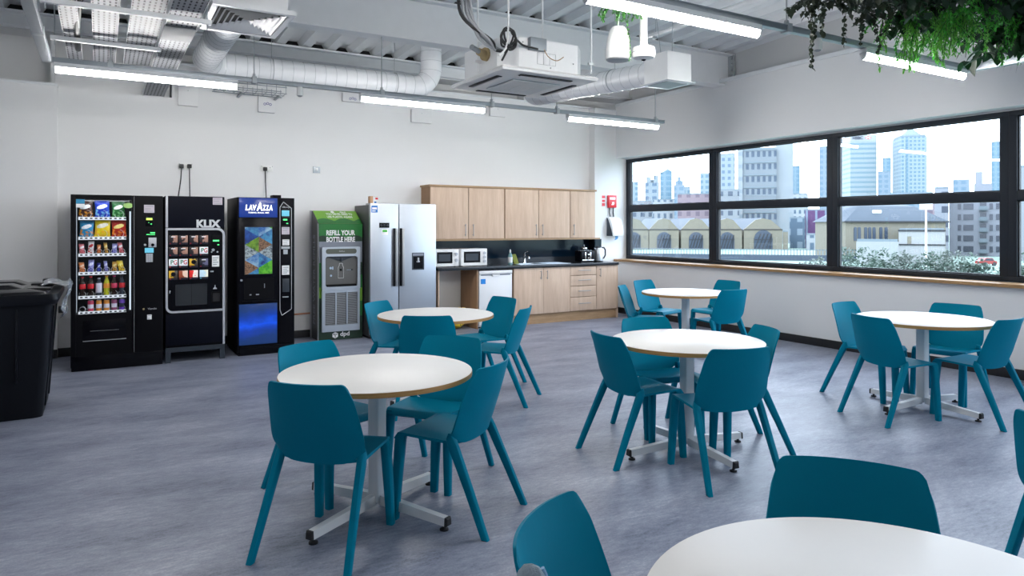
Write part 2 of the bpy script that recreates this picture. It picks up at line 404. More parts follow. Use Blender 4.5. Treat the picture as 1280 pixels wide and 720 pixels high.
# ================================================================ services on the ceiling
def traymat():
    q = NT('perforated_tray'); sp = q.n('ShaderNodeSeparateXYZ', ins={0: q.coord()})
    a = q.math('LESS_THAN', q.math('FRACT', q.math('DIVIDE', sp.outputs[0], 0.036)), 0.36)
    c = q.math('LESS_THAN', q.math('FRACT', q.math('DIVIDE', sp.outputs[1], 0.075)), 0.62)
    m = q.math('MULTIPLY', a, c)
    return q.bsdf(q.mix(m, (0.31, 0.32, 0.34), (0.008, 0.008, 0.014)), 0.5, spec=0.3)  # slots are closed; their dark colour stands in for shade inside the tray
M['tray'] = traymat()
def tray(x0, x1, y0, y1, z, label, rods=()):
    t = thing('cable_tray', label, 'cable tray', (x0, y0, z), 0, 'perforated cable trays at the upper left')
    b = MB().quad((x0, y0, z), (x1, y0, z), (x1, y1, z), (x0, y1, z))
    obj('tray_base', b, M['tray'], t)
    obj('side_rail', MB().box(x0-0.003, x0, y0, y1, z-0.012, z+0.05).box(x1, x1+0.003, y0, y1, z-0.012, z+0.05), M['white_metal'], t)
    return t
tray(-0.27, -0.155, 3.0, 7.9, 3.10, 'narrow perforated tray carrying dark blue cables, leftmost of four')
tray(-0.06, 0.115, 3.0, 7.9, 3.10, 'perforated tray with black wires showing, second from left')
tray(0.19, 0.415, 3.0, 7.9, 3.12, 'wide pale perforated tray without cables, third from left')
td = tray(0.43, 0.65, 3.0, 9.42, 3.08, 'perforated tray with dark slots that reaches the back wall, rightmost of four')
obj('splice_plate', MB().box(0.422, 0.658, 6.05, 6.5, 3.066, 3.078, 0.002), plain('matt_grey_plate', (0.22, 0.23, 0.24), 0.7), td)
def cable(name, pts, r, m, label, cat='cable', group=None, n=8):
    P = [Vector(p) for p in pts]; sm = []
    for i in range(len(P)-1):          # Catmull-Rom
        p0 = P[max(i-1, 0)]; p1 = P[i]; p2 = P[i+1]; p3 = P[min(i+2, len(P)-1)]
        for k in range(8):
            t = k/8
            sm.append(0.5*((2*p1)+(-p0+p2)*t+(2*p0-5*p1+4*p2-p3)*t*t+(-p0+3*p1-3*p2+p3)*t**3))
    sm.append(P[-1])
    return tag(obj(name, MB().tube(sm, r, n), m, at=pts[0]), label, cat, group)
M['bluecable'] = plain('navy_cable', (0.01, 0.01, 0.10), 0.5)
M['greycable'] = plain('grey_cable', (0.33, 0.34, 0.36), 0.5)
for dx in (0.018, 0.055): cable('data_cable', [(-0.27+dx, 3.1, 3.114), (-0.268+dx, 5, 3.114), (-0.272+dx, 7.8, 3.114)], 0.013, M['bluecable'], 'dark blue data cable lying in the leftmost perforated tray', group='blue data cables in the tray')
rr = random.Random(3)
for k in range(4):
    x = -0.045+k*0.042
    cable('power_cable', [(x+rr.uniform(-.012,.012), 3.1+j*0.43, 3.112) for j in range(12)], 0.007, M['black_rubber'], 'thin black cable wandering along the second perforated tray', group='black cables in the second tray')
cable('flexible_conduit', [(0.0, 5.55, 3.22), (-0.06, 5.62, 3.22), (-0.12, 5.9, 3.20), (-0.16, 6.4, 3.12), (-0.175, 7.0, 3.08), (-0.18, 7.35, 3.09)], 0.022, M['black_rubber'], 'black flexible conduit arching down between the left trays', 'conduit', n=12)
for (y, x0, x1, z) in ((6.8, -0.36, 0.45, 3.045), (5.7, -0.36, 0.72, 3.045)):
    t = thing('support_strut', 'white strut under the cable trays, %s one' % ('farther' if y > 6 else 'nearer'), 'support strut', (x0, y, z), 0, 'struts carrying the cable trays')
    obj('channel', MB().box(x0, x1, y-0.018, y+0.018, z-0.018, z+0.018, 0.003), M['white_metal'], t)
    for xx in (x0+0.03, x1-0.03): obj('hanger_rod', MB().cyl((xx, y, z-0.06), (xx, y, deckz(y)), 0.005, n=8), M['midgrey'], t)

# spiral duct with two elbows
def path_fillet(pts, r, n=10):
    P = [Vector(p) for p in pts]; out = [P[0]]
    for i in range(1, len(P)-1):
        a = (P[i-1]-P[i]).normalized(); c = (P[i+1]-P[i]).normalized()
        ang = a.angle(c); d = r/math.tan(ang/2)
        s0 = P[i]+a*d; s1 = P[i]+c*d; cen = P[i]+(a+c).normalized()*(r/math.sin(ang/2))
        v0 = s0-cen; v1 = s1-cen; ax = v0.cross(v1).normalized(); tot = v0.angle(v1)
        for k in range(n+1): out.append(cen + Matrix.Rotation(tot*k/n, 3, ax) @ v0)
    out.append(P[-1]); return out
pth = path_fillet([(3.82, 8.6, 3.97), (3.82, 8.6, 3.36), (1.0, 8.6, 3.36), (1.0, 6.22, 3.36)], 0.26)
dt = thing('air_duct', 'white spiral air duct along the back wall with an elbow at each end', 'air duct', (3.82, 8.6, 3.97))
obj('pipe', MB().tube(pth, 0.14, 28), M['duct'], dt)
def along(pts, step):
    out = []; acc = 0; P = [Vector(p) for p in pts]
    for i in range(len(P)-1):
        d = (P[i+1]-P[i]); L = d.length; t = step-acc
        while t <= L: out.append((P[i]+d*(t/L), d/L)); t += step
        acc = (acc+L) % step
    return out
def hoop(b, p, d, R, r, n=24):
    u = d.orthogonal().normalized(); w = d.cross(u)
    pts = [p+(u*math.cos(2*PI*k/n)+w*math.sin(2*PI*k/n))*R for k in range(n+1)]
    b.tube(pts, r, 5)
b = MB()
for p, d in along(pth, 0.13): hoop(b, p, d, 0.1402, 0.0022)
obj('spiral_seam', b, M['midgrey'], dt)
b = MB()
for xx in (1.75, 3.3): hoop(b, Vector((xx, 8.6, 3.36)), Vector((1,0,0)), 0.143, 0.005); b.cyl((xx, 8.6, 3.5), (xx, 8.6, 3.9), 0.004, n=6)
obj('hanger_band', b, M['midgrey'], dt)
# square louvred diffuser on its box
dx0, dx1, dy0, dy1, dz = 0.70, 1.30, 5.48, 6.25, 3.13
t = thing('air_diffuser', 'square white louvred ceiling diffuser at the upper left', 'air vent', (1.0, 5.86, dz))
obj('plenum_box', MB().box(dx0+0.05, dx1-0.05, dy0+0.06, dy1-0.04, dz+0.035, dz+0.5, 0.004), M['white_metal'], t)
b = MB(); fw = 0.045
for (a, c, d, e) in ((dx0, dx1, dy0, dy0+fw), (dx0, dx1, dy1-fw, dy1), (dx0, dx0+fw, dy0+fw, dy1-fw), (dx1-fw, dx1, dy0+fw, dy1-fw)): b.box(a, c, d, e, dz, dz+0.035)
obj('frame', b, M['white_metal'], t)
obj('throat', MB().box(dx0+fw, dx1-fw, dy0+fw, dy1-fw, dz+0.033, dz+0.036), M['dark'], t)
b = MB()
for k in range(6):
    i0 = fw+0.012+k*0.040; x0, x1 = dx0+i0, dx1-i0; y0, y1 = dy0+i0*1.25, dy1-i0*1.25
    o = 0.026
    ring0 = [(x0, y0, dz+0.002), (x1, y0, dz+0.002), (x1, y1, dz+0.002), (x0, y1, dz+0.002)]
    ring1 = [(x0+o, y0+o, dz+0.03), (x1-o, y0+o, dz+0.03), (x1-o, y1-o, dz+0.03), (x0+o, y1-o, dz+0.03)]
    b.loft([ring0, ring1], cap=False)
    b.loft([[(p[0], p[1], p[2]+0.002) for p in ring0], [(p[0], p[1], p[2]+0.002) for p in ring1]], cap=False)
obj('louvre', b, M['white_metal'], t, fix=False)

# cassette air conditioner
cx0, cx1, cy0, cy1, cz = 2.71, 3.66, 4.73, 5.68, 2.73
t = thing('cassette_air_conditioner', 'white ceiling cassette air conditioner with exposed casing and wiring', 'air conditioner', (3.18, 5.2, cz))
c = 0.13; bx0, bx1, by0, by1 = cx0+0.055, cx1-0.055, cy0+0.055, cy1-0.055
octo = [(bx0+c, by0), (bx1-c, by0), (bx1, by0+c), (bx1, by1-c), (bx1-c, by1), (bx0+c, by1), (bx0, by1-c), (bx0, by0+c)]
obj('casing', MB().prism(octo, 'z', cz+0.045, 3.03), M['white_metal'], t)
def pan(z, ins): return [(cx0+ins, cy0+ins, z), (cx1-ins, cy0+ins, z), (cx1-ins, cy1-ins, z), (cx0+ins, cy1-ins, z)]
b = MB(); b.loft([pan(cz+0.05, 0.02), pan(cz+0.03, 0.0), pan(cz+0.012, 0.01), pan(cz, 0.17)])
obj('front_panel', b, M['white_plastic'], t)
b = MB(); n = 22
b.box(cx0+0.24, cx1-0.24, cy0+0.24, cy1-0.24, cz-0.006, cz-0.001)
obj('grille_backing', b, M['midgrey'], t)
b = MB()
for k in range(n):
    y = cy0+0.25+k*(0.95-0.50)/(n-1); b.box(cx0+0.25, cx1-0.25, y-0.006, y+0.006, cz-0.014, cz-0.006)
for k in range(4): xx = cx0+0.25+k*0.15; b.box(xx-0.008, xx+0.008, cy0+0.24, cy1-0.24, cz-0.015, cz-0.006)
obj('intake_grille', b, M['white_plastic'], t)
for (a, cc, d, e) in ((cx0+0.22, cx1-0.22, cy0+0.075, cy0+0.125), (cx0+0.22, cx1-0.22, cy1-0.125, cy1-0.075), (cx0+0.075, cx0+0.125, cy0+0.22, cy1-0.22), (cx1-0.125, cx1-0.075, cy0+0.22, cy1-0.22)):
    zz = cz+0.0005
    f = obj('outlet_slot', MB().box(a, cc, d, e, zz-0.002, zz+0.006, 0.002), M['dark'], t)
    if cc-a > e-d: v = MB().box(a+0.01, cc-0.01, d+0.030, e-0.004, zz-0.006, zz-0.0025)
    else: v = MB().box(a+0.030, cc-0.004, d+0.01, e-0.01, zz-0.006, zz-0.0025)
    obj('vane', v, M['silver'], f)
obj('control_box', MB().box(2.976, 3.13, by0-0.05, by0-0.001, 2.93, 3.03, 0.003), M['galv'], t)
b = MB()
for k in range(4): b.box(3.07+k*0.06, 3.072+k*0.06, by0-0.0015, by0, 2.83, 2.925)
b.box(3.07, 3.25, by0-0.0015, by0, 2.829, 2.831).box(3.07, 3.25, by0-0.0015, by0, 2.924, 2.926)
obj('knockout_panel', b, M['grey_plastic'], t)
for (x, z) in ((2.93, 2.99), (3.43, 2.87), (3.2, 2.81)): obj('screw', MB().cyl((x, by0-0.004, z), (x, by0, z), 0.006, n=10), M['grey_plastic'], t)
obj('drain_outlet', MB().cyl((bx0-0.02, by0+0.30, 2.93), (bx0-0.10, by0+0.26, 2.935), 0.035, 0.03, 14).cyl((bx0+0.0, by0+0.3, 2.93), (bx0-0.03, by0+0.29, 2.93), 0.055, n=14), plain('ochre_insulation', srgb(170, 150, 110), 0.7), t)
obj('pipe_stub', MB().cyl((bx0-0.09, by0+0.265, 2.935), (bx0-0.19, by0+0.21, 2.95), 0.022, n=12), M['grey_plastic'], t)
for (x, y) in ((cx0+0.02, cy0+0.45), (cx1-0.06, cy0+0.03), (cx1-0.02, cy1-0.1)):
    obj('hanger_rod', MB().cyl((x, y, 2.80), (x, y, deckz(y)), 0.008, n=8).box(x-0.03, x+0.03, y-0.01, y+0.01, 2.875, 2.895), M['white_metal'], t)
# wiring loom beside it
wr = random.Random(5)
for k in range(5):
    o = [wr.uniform(-.055, .055) for _ in range(8)]
    cable('wiring', [(2.42+o[0], 4.86, 4.1), (2.435+o[1], 4.85+o[5], 3.5), (2.455+o[2], 4.84, 3.15), (2.62+o[3], 4.86+o[4], 2.98), (2.74+o[4], 4.84, 2.91), (2.80, 4.81, 2.905)], 0.013, M['black_rubber'] if k == 3 else M['greycable'], 'grey and black wiring dropping from the roof to the cassette unit', 'wiring', 'cables feeding the cassette unit')
lp = []
for k in range(33):
    a = 2*PI*k/8; q = 0.062+0.014*math.sin(k*1.7)
    lp.append((2.75+q*math.cos(a)*0.9+0.003*k*0.3, 4.735-0.005*(k % 5), 2.985+q*1.25*math.sin(a)))
lp = [(2.70, 4.72, 2.80)] + lp + [(2.9, 4.735, 2.95), (2.98, 4.73, 2.94), (3.04, 4.73, 2.935)]
cable('coiled_cable', lp, 0.0085, M['black_rubber'], 'black cable coiled up against the cassette unit casing', 'cable')
cable('flexible_cable', [(2.68, 4.73, 2.84), (2.73, 4.715, 2.90), (2.75, 4.71, 3.05), (2.752, 4.71, 3.4), (2.752, 4.72, 4.1)], 0.008, M['white_plastic'], 'thin white cable hanging from the roof to the coiled black cable', 'cable')
cable('link_cable', [(3.09, 4.715, 2.935), (3.14, 4.72, 2.88), (3.22, 4.72, 2.86), (3.29, 4.725, 2.90)], 0.0035, M['oak_edge'], 'thin tan wire drooping across the cassette unit casing', 'cable')

# second duct with its square outlet box
t = thing('supply_duct', 'white supply duct with a square outlet box, right of the cassette unit', 'air duct', (4.66, 4.8, 2.86))
p2 = path_fillet([(4.66, 5.11, 3.0), (4.66, 7.45, 3.13), (4.66, 7.45, 3.97)], 0.22)
obj('pipe', MB().tube(p2, 0.118, 26), M['duct'], t)
b = MB()
for p, d in along(p2, 0.14): hoop(b, p, d, 0.1182, 0.002)
for yy in (5.75,): hoop(b, Vector((4.66, yy, 3.036)), Vector((0,1,0.055)).normalized(), 0.121, 0.006); b.cyl((4.66, yy, 3.155), (4.66, yy, deckz(yy)), 0.004, n=6)
obj('spiral_seam', b, M['midgrey'], t)
obj('outlet_box', MB().box(4.51, 4.81, 4.8, 5.12, 2.865, 3.13, 0.003), M['white_metal'], t)
obj('outlet_flange', MB().box(4.48, 4.84, 4.77, 5.15, 2.855, 2.866, 0.002), M['white_metal'], t)
b = MB().box(4.53, 4.79, 4.83, 5.09, 2.850, 2.856)
obj('outlet_grille', b, M['grey_plastic'], t)
b = MB()
for k in range(2): b.cyl((4.57+0.14*k, 4.95, 3.13), (4.40+0.34*k, 4.95, deckz(4.95)), 0.0035, n=6)
obj('hanger_wire', b, M['midgrey'], t)

# pendant loudspeaker and pole sensor
t = thing('pendant_speaker', 'white tapered pendant loudspeaker hanging beside the pole sensor', 'loudspeaker', (3.205, 3.915, 2.69))
def pend(t, x, y, z0, h, R):
    obj('body', MB().lathe([(R*0.96, z0+0.012), (R, z0+0.02), (R*0.97, z0+h*0.35), (R*0.86, z0+h*0.65), (R*0.68, z0+h*0.88), (R*0.5, z0+h*0.97), (R*0.1, z0+h)], x, y, 36), M['white_plastic'], t)
    obj('grille', MB().lathe([(R*0.5, z0+0.0), (R*0.85, z0+0.003), (R*0.955, z0+0.013)], x, y, 36), M['grey_plastic'], t)
    obj('cord', MB().cyl((x, y, z0+h), (x, y, deckz(y)), 0.004, n=8), M['white_plastic'], t)
pend(t, 3.205, 3.915, 2.69, 0.25, 0.092)
t = thing('ceiling_sensor', 'white dome sensor on a thick white pole under the roof', 'sensor', (3.36, 3.82, 2.70))
x, y, z = 3.36, 3.82, 2.70
obj('pole', MB().cyl((x, y, z+0.085), (x, y, deckz(y)), 0.027, n=20), M['white_plastic'], t)
obj('body', MB().lathe([(0.03, z+0.0), (0.075, z+0.012), (0.083, z+0.03), (0.084, z+0.055), (0.078, z+0.085), (0.0, z+0.087)], x, y, 32), M['white_plastic'], t)
obj('lens', MB().lathe([(0.004, z-0.010), (0.014, z-0.006), (0.02, z+0.004)], x, y, 16), M['black_gloss'], t)
obj('band', MB().ring((x, y, z+0.05), 0.084, 0.002, 'z', 32), M['grey_plastic'], t)

# white conduit and wire basket, boxes on the upper wall
t = thing('conduit', 'white conduit pipe under the roof deck above the supply duct', 'conduit', (5.46, 4.0, 3.7))
obj('pipe', MB().cyl((5.46, 3.6, 3.7), (5.46, 6.14, 3.7), 0.024, n=16), M['white_metal'], t)
obj('end_fitting', MB().cyl((5.46, 6.13, 3.7), (5.46, 6.17, 3.7), 0.03, n=16).box(5.445, 5.475, 6.0, 6.03, 3.65, 3.72), M['midgrey'], t)
obj('hanger_rod', MB().cyl((5.46, 6.0, 3.7), (5.46, 6.0, deckz(6.0)), 0.004, n=6).cyl((5.46, 4.2, 3.7), (5.46, 4.2, deckz(4.2)), 0.004, n=6), M['midgrey'], t)
t = thing('wire_basket', 'small wire basket tray on the upper wall behind the back rail', 'cable basket', (1.5, 9.2, 3.2))
b = MB()
for (yy, zz) in ((9.15, 3.20), (9.3, 3.20), (9.45, 3.20), (9.15, 3.28), (9.45, 3.28)): b.cyl((1.2, yy, zz), (2.05, yy, zz), 0.006, n=6)
for k in range(8):
    xx = 1.22+k*0.117; b.tube([(xx, 9.15, 3.30), (xx, 9.15, 3.20), (xx, 9.45, 3.20), (xx, 9.45, 3.30)], 0.004, 5)
obj('basket_wire', b, M['galv'], t)
obj('bracket', MB().box(1.5, 1.53, 9.15, 9.52, 3.16, 3.185).box(1.95, 1.98, 9.15, 9.52, 3.16, 3.185), M['midgrey'], t)
labs = ['plain white box on the upper back wall left of the wire basket', 'white box with a blue mark below the wire basket', 'small white box with a blue mark left of the middle light', 'plain white box on the upper wall under the middle light', 'plain white box on the upper wall behind the cassette unit']
M['bluemark'] = plain('blue_printed_mark', (0.06, 0.06, 0.30), 0.5)
for (x0, x1, z0, z1), l, mk in zip([(0.814, 1.04, 2.998, 3.236), (1.761, 1.973, 2.994, 3.25), (2.877, 3.14, 3.237, 3.358), (3.90, 4.218, 3.025, 3.212), (5.209, 5.483, 3.221, 3.387)], labs, (0, 1, 1, 0, 0)):
    t = thing('junction_box', l, 'junction box', ((x0+x1)/2, YB, z0), 0, 'white boxes high on the back wall')
    obj('cover', MB().box(x0, x1, YB-0.05, YB, z0, z1, 0.006), M['wall'], t)
    b = MB()
    if mk:
        xc, zc = (x0+x1)/2+0.01, (z0+z1)/2-0.02
        for k in range(3): b.ring((xc-0.035+0.035*k, YB-0.052, zc+0.01*(k % 2)), 0.014, 0.003, 'y', 12, 4)
        obj('printed_mark', b, M['bluemark'], t)
    else:
        b.cyl(((x0+x1)/2, YB-0.053, z1-0.05), ((x0+x1)/2, YB-0.05, z1-0.05), 0.006, n=8); obj('screw', b, M['midgrey'], t)
# ================================================================ tables and chairs
def make_chair():
    t = thing('plastic_chair', 'x', 'chair', (0,0,0), 0, 'teal moulded chairs around the round tables')
    # seat shell
    def seat(u, v):
        x = (u*2-1); yy = 0.205+v*0.345
        hw = 0.222-0.020*v
        z = 0.436+0.014*v - 0.012*(1-x*x)*(1-v)**0.5 - 0.035*max(0, (v-0.9)/0.1)**2 + 0.006*x*x*(1-v)
        return (x*hw, yy - 0.028*(1-x*x)*max(0, 1-v*3)**1.5, z)
    def shell(fn, nu, nv, th):
        top = [[Vector(fn(i/nu, j/nv)) for j in range(nv+1)] for i in range(nu+1)]
        def nrm(i, j):
            a = top[min(i+1, nu)][j]-top[max(i-1, 0)][j]; c = top[i][min(j+1, nv)]-top[i][max(j-1, 0)]
            return a.cross(c).normalized()
        bot = [[top[i][j]-nrm(i, j)*th for j in range(nv+1)] for i in range(nu+1)]
        b = MB(); n1 = nv+1; N = (nu+1)*n1
        vs = [p for r in top for p in r]+[p for r in bot for p in r]; fs = []
        for i in range(nu):
            for j in range(nv):
                a = i*n1+j; fs.append((a, a+n1, a+n1+1, a+1)); fs.append((N+a, N+a+1, N+a+n1+1, N+a+n1))
        for i in range(nu):
            for j in (0, nv):
                a = i*n1+j; fs.append((a, a+n1, N+a+n1, N+a))
        for j in range(nv):
            for i in (0, nu):
                a = i*n1+j; fs.append((a, a+1, N+a+1, N+a))
        return b.add(vs, fs)
    obj('seat', shell(seat, 14, 14, 0.014), M['teal'], t, local=True, sharp=50)
    def back(u, v):
        x = u*2-1
        z = 0.430+v*0.374
        hw = 0.222+0.012*math.sin(min(1, v/0.35)*PI/2) - 0.036*max(0, (v-0.22)/0.78)**1.35
        ys = 0.205-0.010*v-0.105*v**1.25
        bul = 0.030+0.028*math.sin(PI*min(1, v*0.78))
        xx = x*hw
        y = ys - bul*(1-abs(x)**2.2)
        # rounded lower and upper corners
        low = max(0, abs(x)-0.55)/0.45
        z += 0.050*low**2*max(0, 1-v*3)**2 - 0.016*max(0, 1-v*3.0)*(1-x*x)
        z -= 0.022*(max(0, abs(x)-0.86)/0.14)**2.2*max(0, (v-0.8)/0.2)
        return (xx, y, z)
    obj('backrest', shell(lambda u, v: back(1-u, v), 44, 22, 0.0085), M['teal'], t, local=True, sharp=50)
    def leg(secs):
        b = MB(); rs = []
        for (x, y, z, wx, wy) in secs:
            c = 0.28
            pts = [(-1, -1+c), (-1+c, -1), (1-c, -1), (1, -1+c), (1, 1-c), (1-c, 1), (-1+c, 1), (-1, 1-c)]
            rs.append([(x+p[0]*wx/2, y+p[1]*wy/2, z) for p in pts])
        return b.loft(rs)
    for s in (-1, 1):
        obj('leg', leg([(s*0.204, 0.215, 0.480, 0.030, 0.020), (s*0.207, 0.212, 0.450, 0.034, 0.046), (s*0.210, 0.196, 0.412, 0.034, 0.052), (s*0.222, 0.105, 0.215, 0.032, 0.043), (s*0.237, 0.010, 0.0, 0.030, 0.036)]), M['teal'], t, local=True, sharp=50)
        obj('leg', leg([(s*0.180, 0.512, 0.437, 0.040, 0.050), (s*0.184, 0.520, 0.405, 0.044, 0.052), (s*0.193, 0.534, 0.2, 0.042, 0.046), (s*0.200, 0.545, 0.0, 0.036, 0.038)]), M['teal'], t, local=True, sharp=50)
    obj('foot_glide', MB().box(-0.252, -0.226, 0.0, 0.026, 0.0, 0.003).box(0.226, 0.252, 0.0, 0.026, 0.0, 0.003).box(-0.214, -0.188, 0.533, 0.558, 0, 0.003).box(0.188, 0.214, 0.533, 0.558, 0, 0.003), M['black_rubber'], t, local=True)
    return t
CH = [
 ('A', 0.731, 3.078, 315.3, 'teal chair at the front left table with its back to the camera, nearest the left'),
 ('B', 1.778, 3.050, 35.7, 'teal chair side on at the right of the front left table, splayed legs in view'),
 ('C', 1.972, 4.012, 128.0, 'teal chair behind the front left table at its right, facing the camera side'),
 ('D', 1.019, 4.252, 202.5, 'teal chair behind the front left table at its left, only its back top showing'),
 ('E', 2.138, 6.217, 216.5, 'teal chair in front of the fridge at the left of the back left table'),
 ('F', 2.155, 4.949, 330.3, 'teal chair with back to the camera in front of the back left table'),
 ('G', 3.487, 5.925, 97.8, 'teal chair at the back left table in front of the white undercounter fridge'),
 ('H', 3.201, 5.039, 43.4, 'teal chair side on at the right of the back left table, legs on open floor'),
 ('I', 2.740, 3.583, 263.1, 'teal chair on the left of the middle table, facing right'),
 ('J', 3.585, 4.120, 167.3, 'teal chair behind the middle table, its back partly hidden by the tabletop'),
 ('K', 3.137, 2.688, 343.6, 'teal chair in front of the middle table with its broad back to the camera'),
 ('L', 4.019, 3.195, 65.1, 'teal chair on the right of the middle table, half behind the front one'),
 ('M', 5.859, 4.017, 183.9, 'teal chair at the left back of the right-hand table, near the window wall'),
 ('N', 5.079, 3.258, 256.7, 'teal chair with its back to the camera at the left front of the right-hand table'),
 ('O', 6.673, 3.340, 99.6, 'teal chair against the window wall behind the right-hand table'),
 ('P', 5.916, 2.521, 358.1, 'teal chair at the right front of the right-hand table near the photo edge'),
 ('Q', 5.216, 6.421, 219.2, 'teal chair seen edge-on beside the kitchen end panel'),
 ('R', 6.026, 6.967, 192.1, 'teal chair at the far table by the wall, left of its white stem, facing right'),
 ('S', 7.033, 6.272, 89.0, 'teal chair at the far table nearest the window wall, half hidden by another chair'),
 ('T', 6.013, 5.274, 355.9, 'teal chair with its back to the camera at the right of the far table'),
 ('U', 0.879, 1.461, 214.2, 'teal chair in the foreground with a grey cloth on it'),
 ('V', 1.956, 1.303, 127.7, 'teal chair in the foreground behind the nearest table, broad back top in view'),
 ('W', 2.921, 1.135, 263.0, 'teal chair cut off by the right edge of the photo, in the foreground'),
]
proto = None
for n, x, y, a, l in CH:
    if proto is None:
        proto = make_chair(); proto.location = (x, y, 0); proto.rotation_euler = (0, 0, math.radians(a)); proto['label'] = l
    else: dup(proto, (x, y, 0), math.radians(a), l)

def make_table():
    t = thing('round_table', 'x', 'table', (0,0,0), 0, 'round white tables on cross-foot bases')
    R = 0.5
    obj('tabletop', MB().lathe([(0.0, 0.7135), (R-0.004, 0.7135), (R-0.001, 0.738), (R-0.004, 0.740), (0.0, 0.740)], 0, 0, 96, cap=False), M['laminate'], t, local=True)
    b = MB().lathe([(R-0.003, 0.7125), (R, 0.7145), (R, 0.7365), (R-0.003, 0.7385)], 0, 0, 96, cap=False)
    b.lathe([(R-0.03, 0.712), (R-0.003, 0.7125)], 0, 0, 96, cap=False)
    obj('plywood_edge', b, M['plyedge'], t, local=True)
    obj('column', MB().box(-0.036, 0.036, -0.036, 0.036, 0.055, 0.705, 0.012, seg=3), M['tableleg'], t, local=True)
    obj('mounting_plate', MB().box(-0.16, 0.16, -0.03, 0.03, 0.705, 0.713).box(-0.03, 0.03, -0.16, 0.16, 0.705, 0.7125), M['tableleg'], t, local=True)
    for k in range(4):
        ca, sa = math.cos(k*PI/2), math.sin(k*PI/2)
        def sec(r, z0, z1, w):
            p = [(r, -w, z0), (r, w, z0), (r, w*0.86, z1), (r, -w*0.86, z1)]
            return [(q[0]*ca-q[1]*sa, q[0]*sa+q[1]*ca, q[2]) for q in p]
        l = obj('leg', MB().loft([sec(0.034, 0.045, 0.095, 0.022), sec(0.455, 0.026, 0.066, 0.020)]), M['tableleg'], t, local=True)
        obj('end_cap', MB().loft([sec(0.4552, 0.025, 0.067, 0.021), sec(0.466, 0.025, 0.067, 0.021), sec(0.472, 0.030, 0.060, 0.017)]), M['gasket'], l, local=True)
        obj('glide', MB().lathe([(0.022, 0.0), (0.022, 0.008), (0.008, 0.013), (0.008, 0.03)], 0.44*ca, 0.44*sa, 14), M['gasket'], l, local=True)
    return t
TB = [(1.252, 3.514, 28, 'round white table at the front left with four chairs, base fully in view'),
      (2.500, 5.523, 15, 'round white table at the back left, in front of the fridge and base units'),
      (3.376, 3.407, -6, 'round white table in the middle of the room'),
      (5.835, 3.210, -4, 'round white table at the right, near the windows'),
      (5.827, 5.903, 20, 'round white table farthest away, by the window wall beyond the middle one'),
      (1.321, 0.752, 10, 'round white table nearest the camera, cut off by the bottom of the photo')]
pt = None
for x, y, a, l in TB:
    if pt is None:
        pt = make_table(); pt.location = (x, y, 0); pt.rotation_euler = (0,0,math.radians(a)); pt['label'] = l
    else: dup(pt, (x, y, 0), math.radians(a), l)

# fluffy cloth over the foreground chair's back
def fluff():
    q = NT('blue_grey_fleece'); f = q.noise(q.coord(), 120, 5, 0.8); g = q.noise(q.coord(), 22, 3)
    return q.bsdf(q.mix(g, srgb(150, 172, 188), srgb(205, 220, 230)), 0.9, spec=0.1, bump=f, bstr=0.9, bdist=0.012)
M['fleece'] = fluff(); M['fleece_edge'] = plain('pale_blue_hem', srgb(142, 178, 210), 0.8)
a = math.radians(214.2)
def loc2(lx, ly, z): return (0.879+math.cos(a)*lx-math.sin(a)*ly, 1.461+math.sin(a)*lx+math.cos(a)*ly, z)
t = thing('fleece_cloth', 'pale blue-grey fleece cloth hanging on the foreground chair at the bottom edge', 'cloth', loc2(0.19, 0.1, 0.5))
rf = random.Random(2)
secs = []
for i in range(13):
    s_ = 0.5-0.5*math.cos(PI*i/12); ang = PI*s_
    # fold over the side edge of the backrest: outside -> over the top -> inside
    ring = []
    for k in range(22):
        f = 2*PI*k/22
        r = 0.044*math.sin(ang)**0.6 + 0.001
        ring.append(loc2(0.208+math.cos(f)*r*0.9+0.006*math.sin(3*ang), 0.140 + math.sin(f)*(0.048*math.sin(ang)**0.4+0.004)-0.010*s_, 0.50+0.290*s_+(0.008*math.sin(f*3)+0.004*rf.random())*math.sin(ang)))
    secs.append(ring)
obj('fleece', MB().loft(secs), M['fleece'], t, sharp=80)
hem = []
for k in range(15):
    s_ = 0.25+0.70*k/14; r_ = 0.040*math.sin(PI*s_)**0.35+0.007
    hem.append(loc2(0.208-r_*0.9*0.80, 0.140+0.050*math.sin(PI*s_)**0.4*0.62-0.010*s_, 0.50+0.290*s_))
obj('hem', MB().tube(hem, 0.005, 8), M['fleece_edge'], t)
# ================================================================ vending machines
def notice(parent, x0, x1, z0, z1, y, m='lilac_paper', lines=3, name='notice'):
    o = obj(name, MB().box(x0, x1, y-0.002, y, z0, z1), M[m], parent)
    b = MB(); h = (z1-z0)
    for k in range(lines):
        zz = z1-h*(0.2+0.6*k/max(1, lines-1)); b.box(x0+(x1-x0)*0.12, x1-(x1-x0)*(0.12+0.2*(k % 2)), y-0.0026, y-0.002, zz-h*0.04, zz+h*0.04)
    obj('printing', b, M['grey_plastic'], o); return o
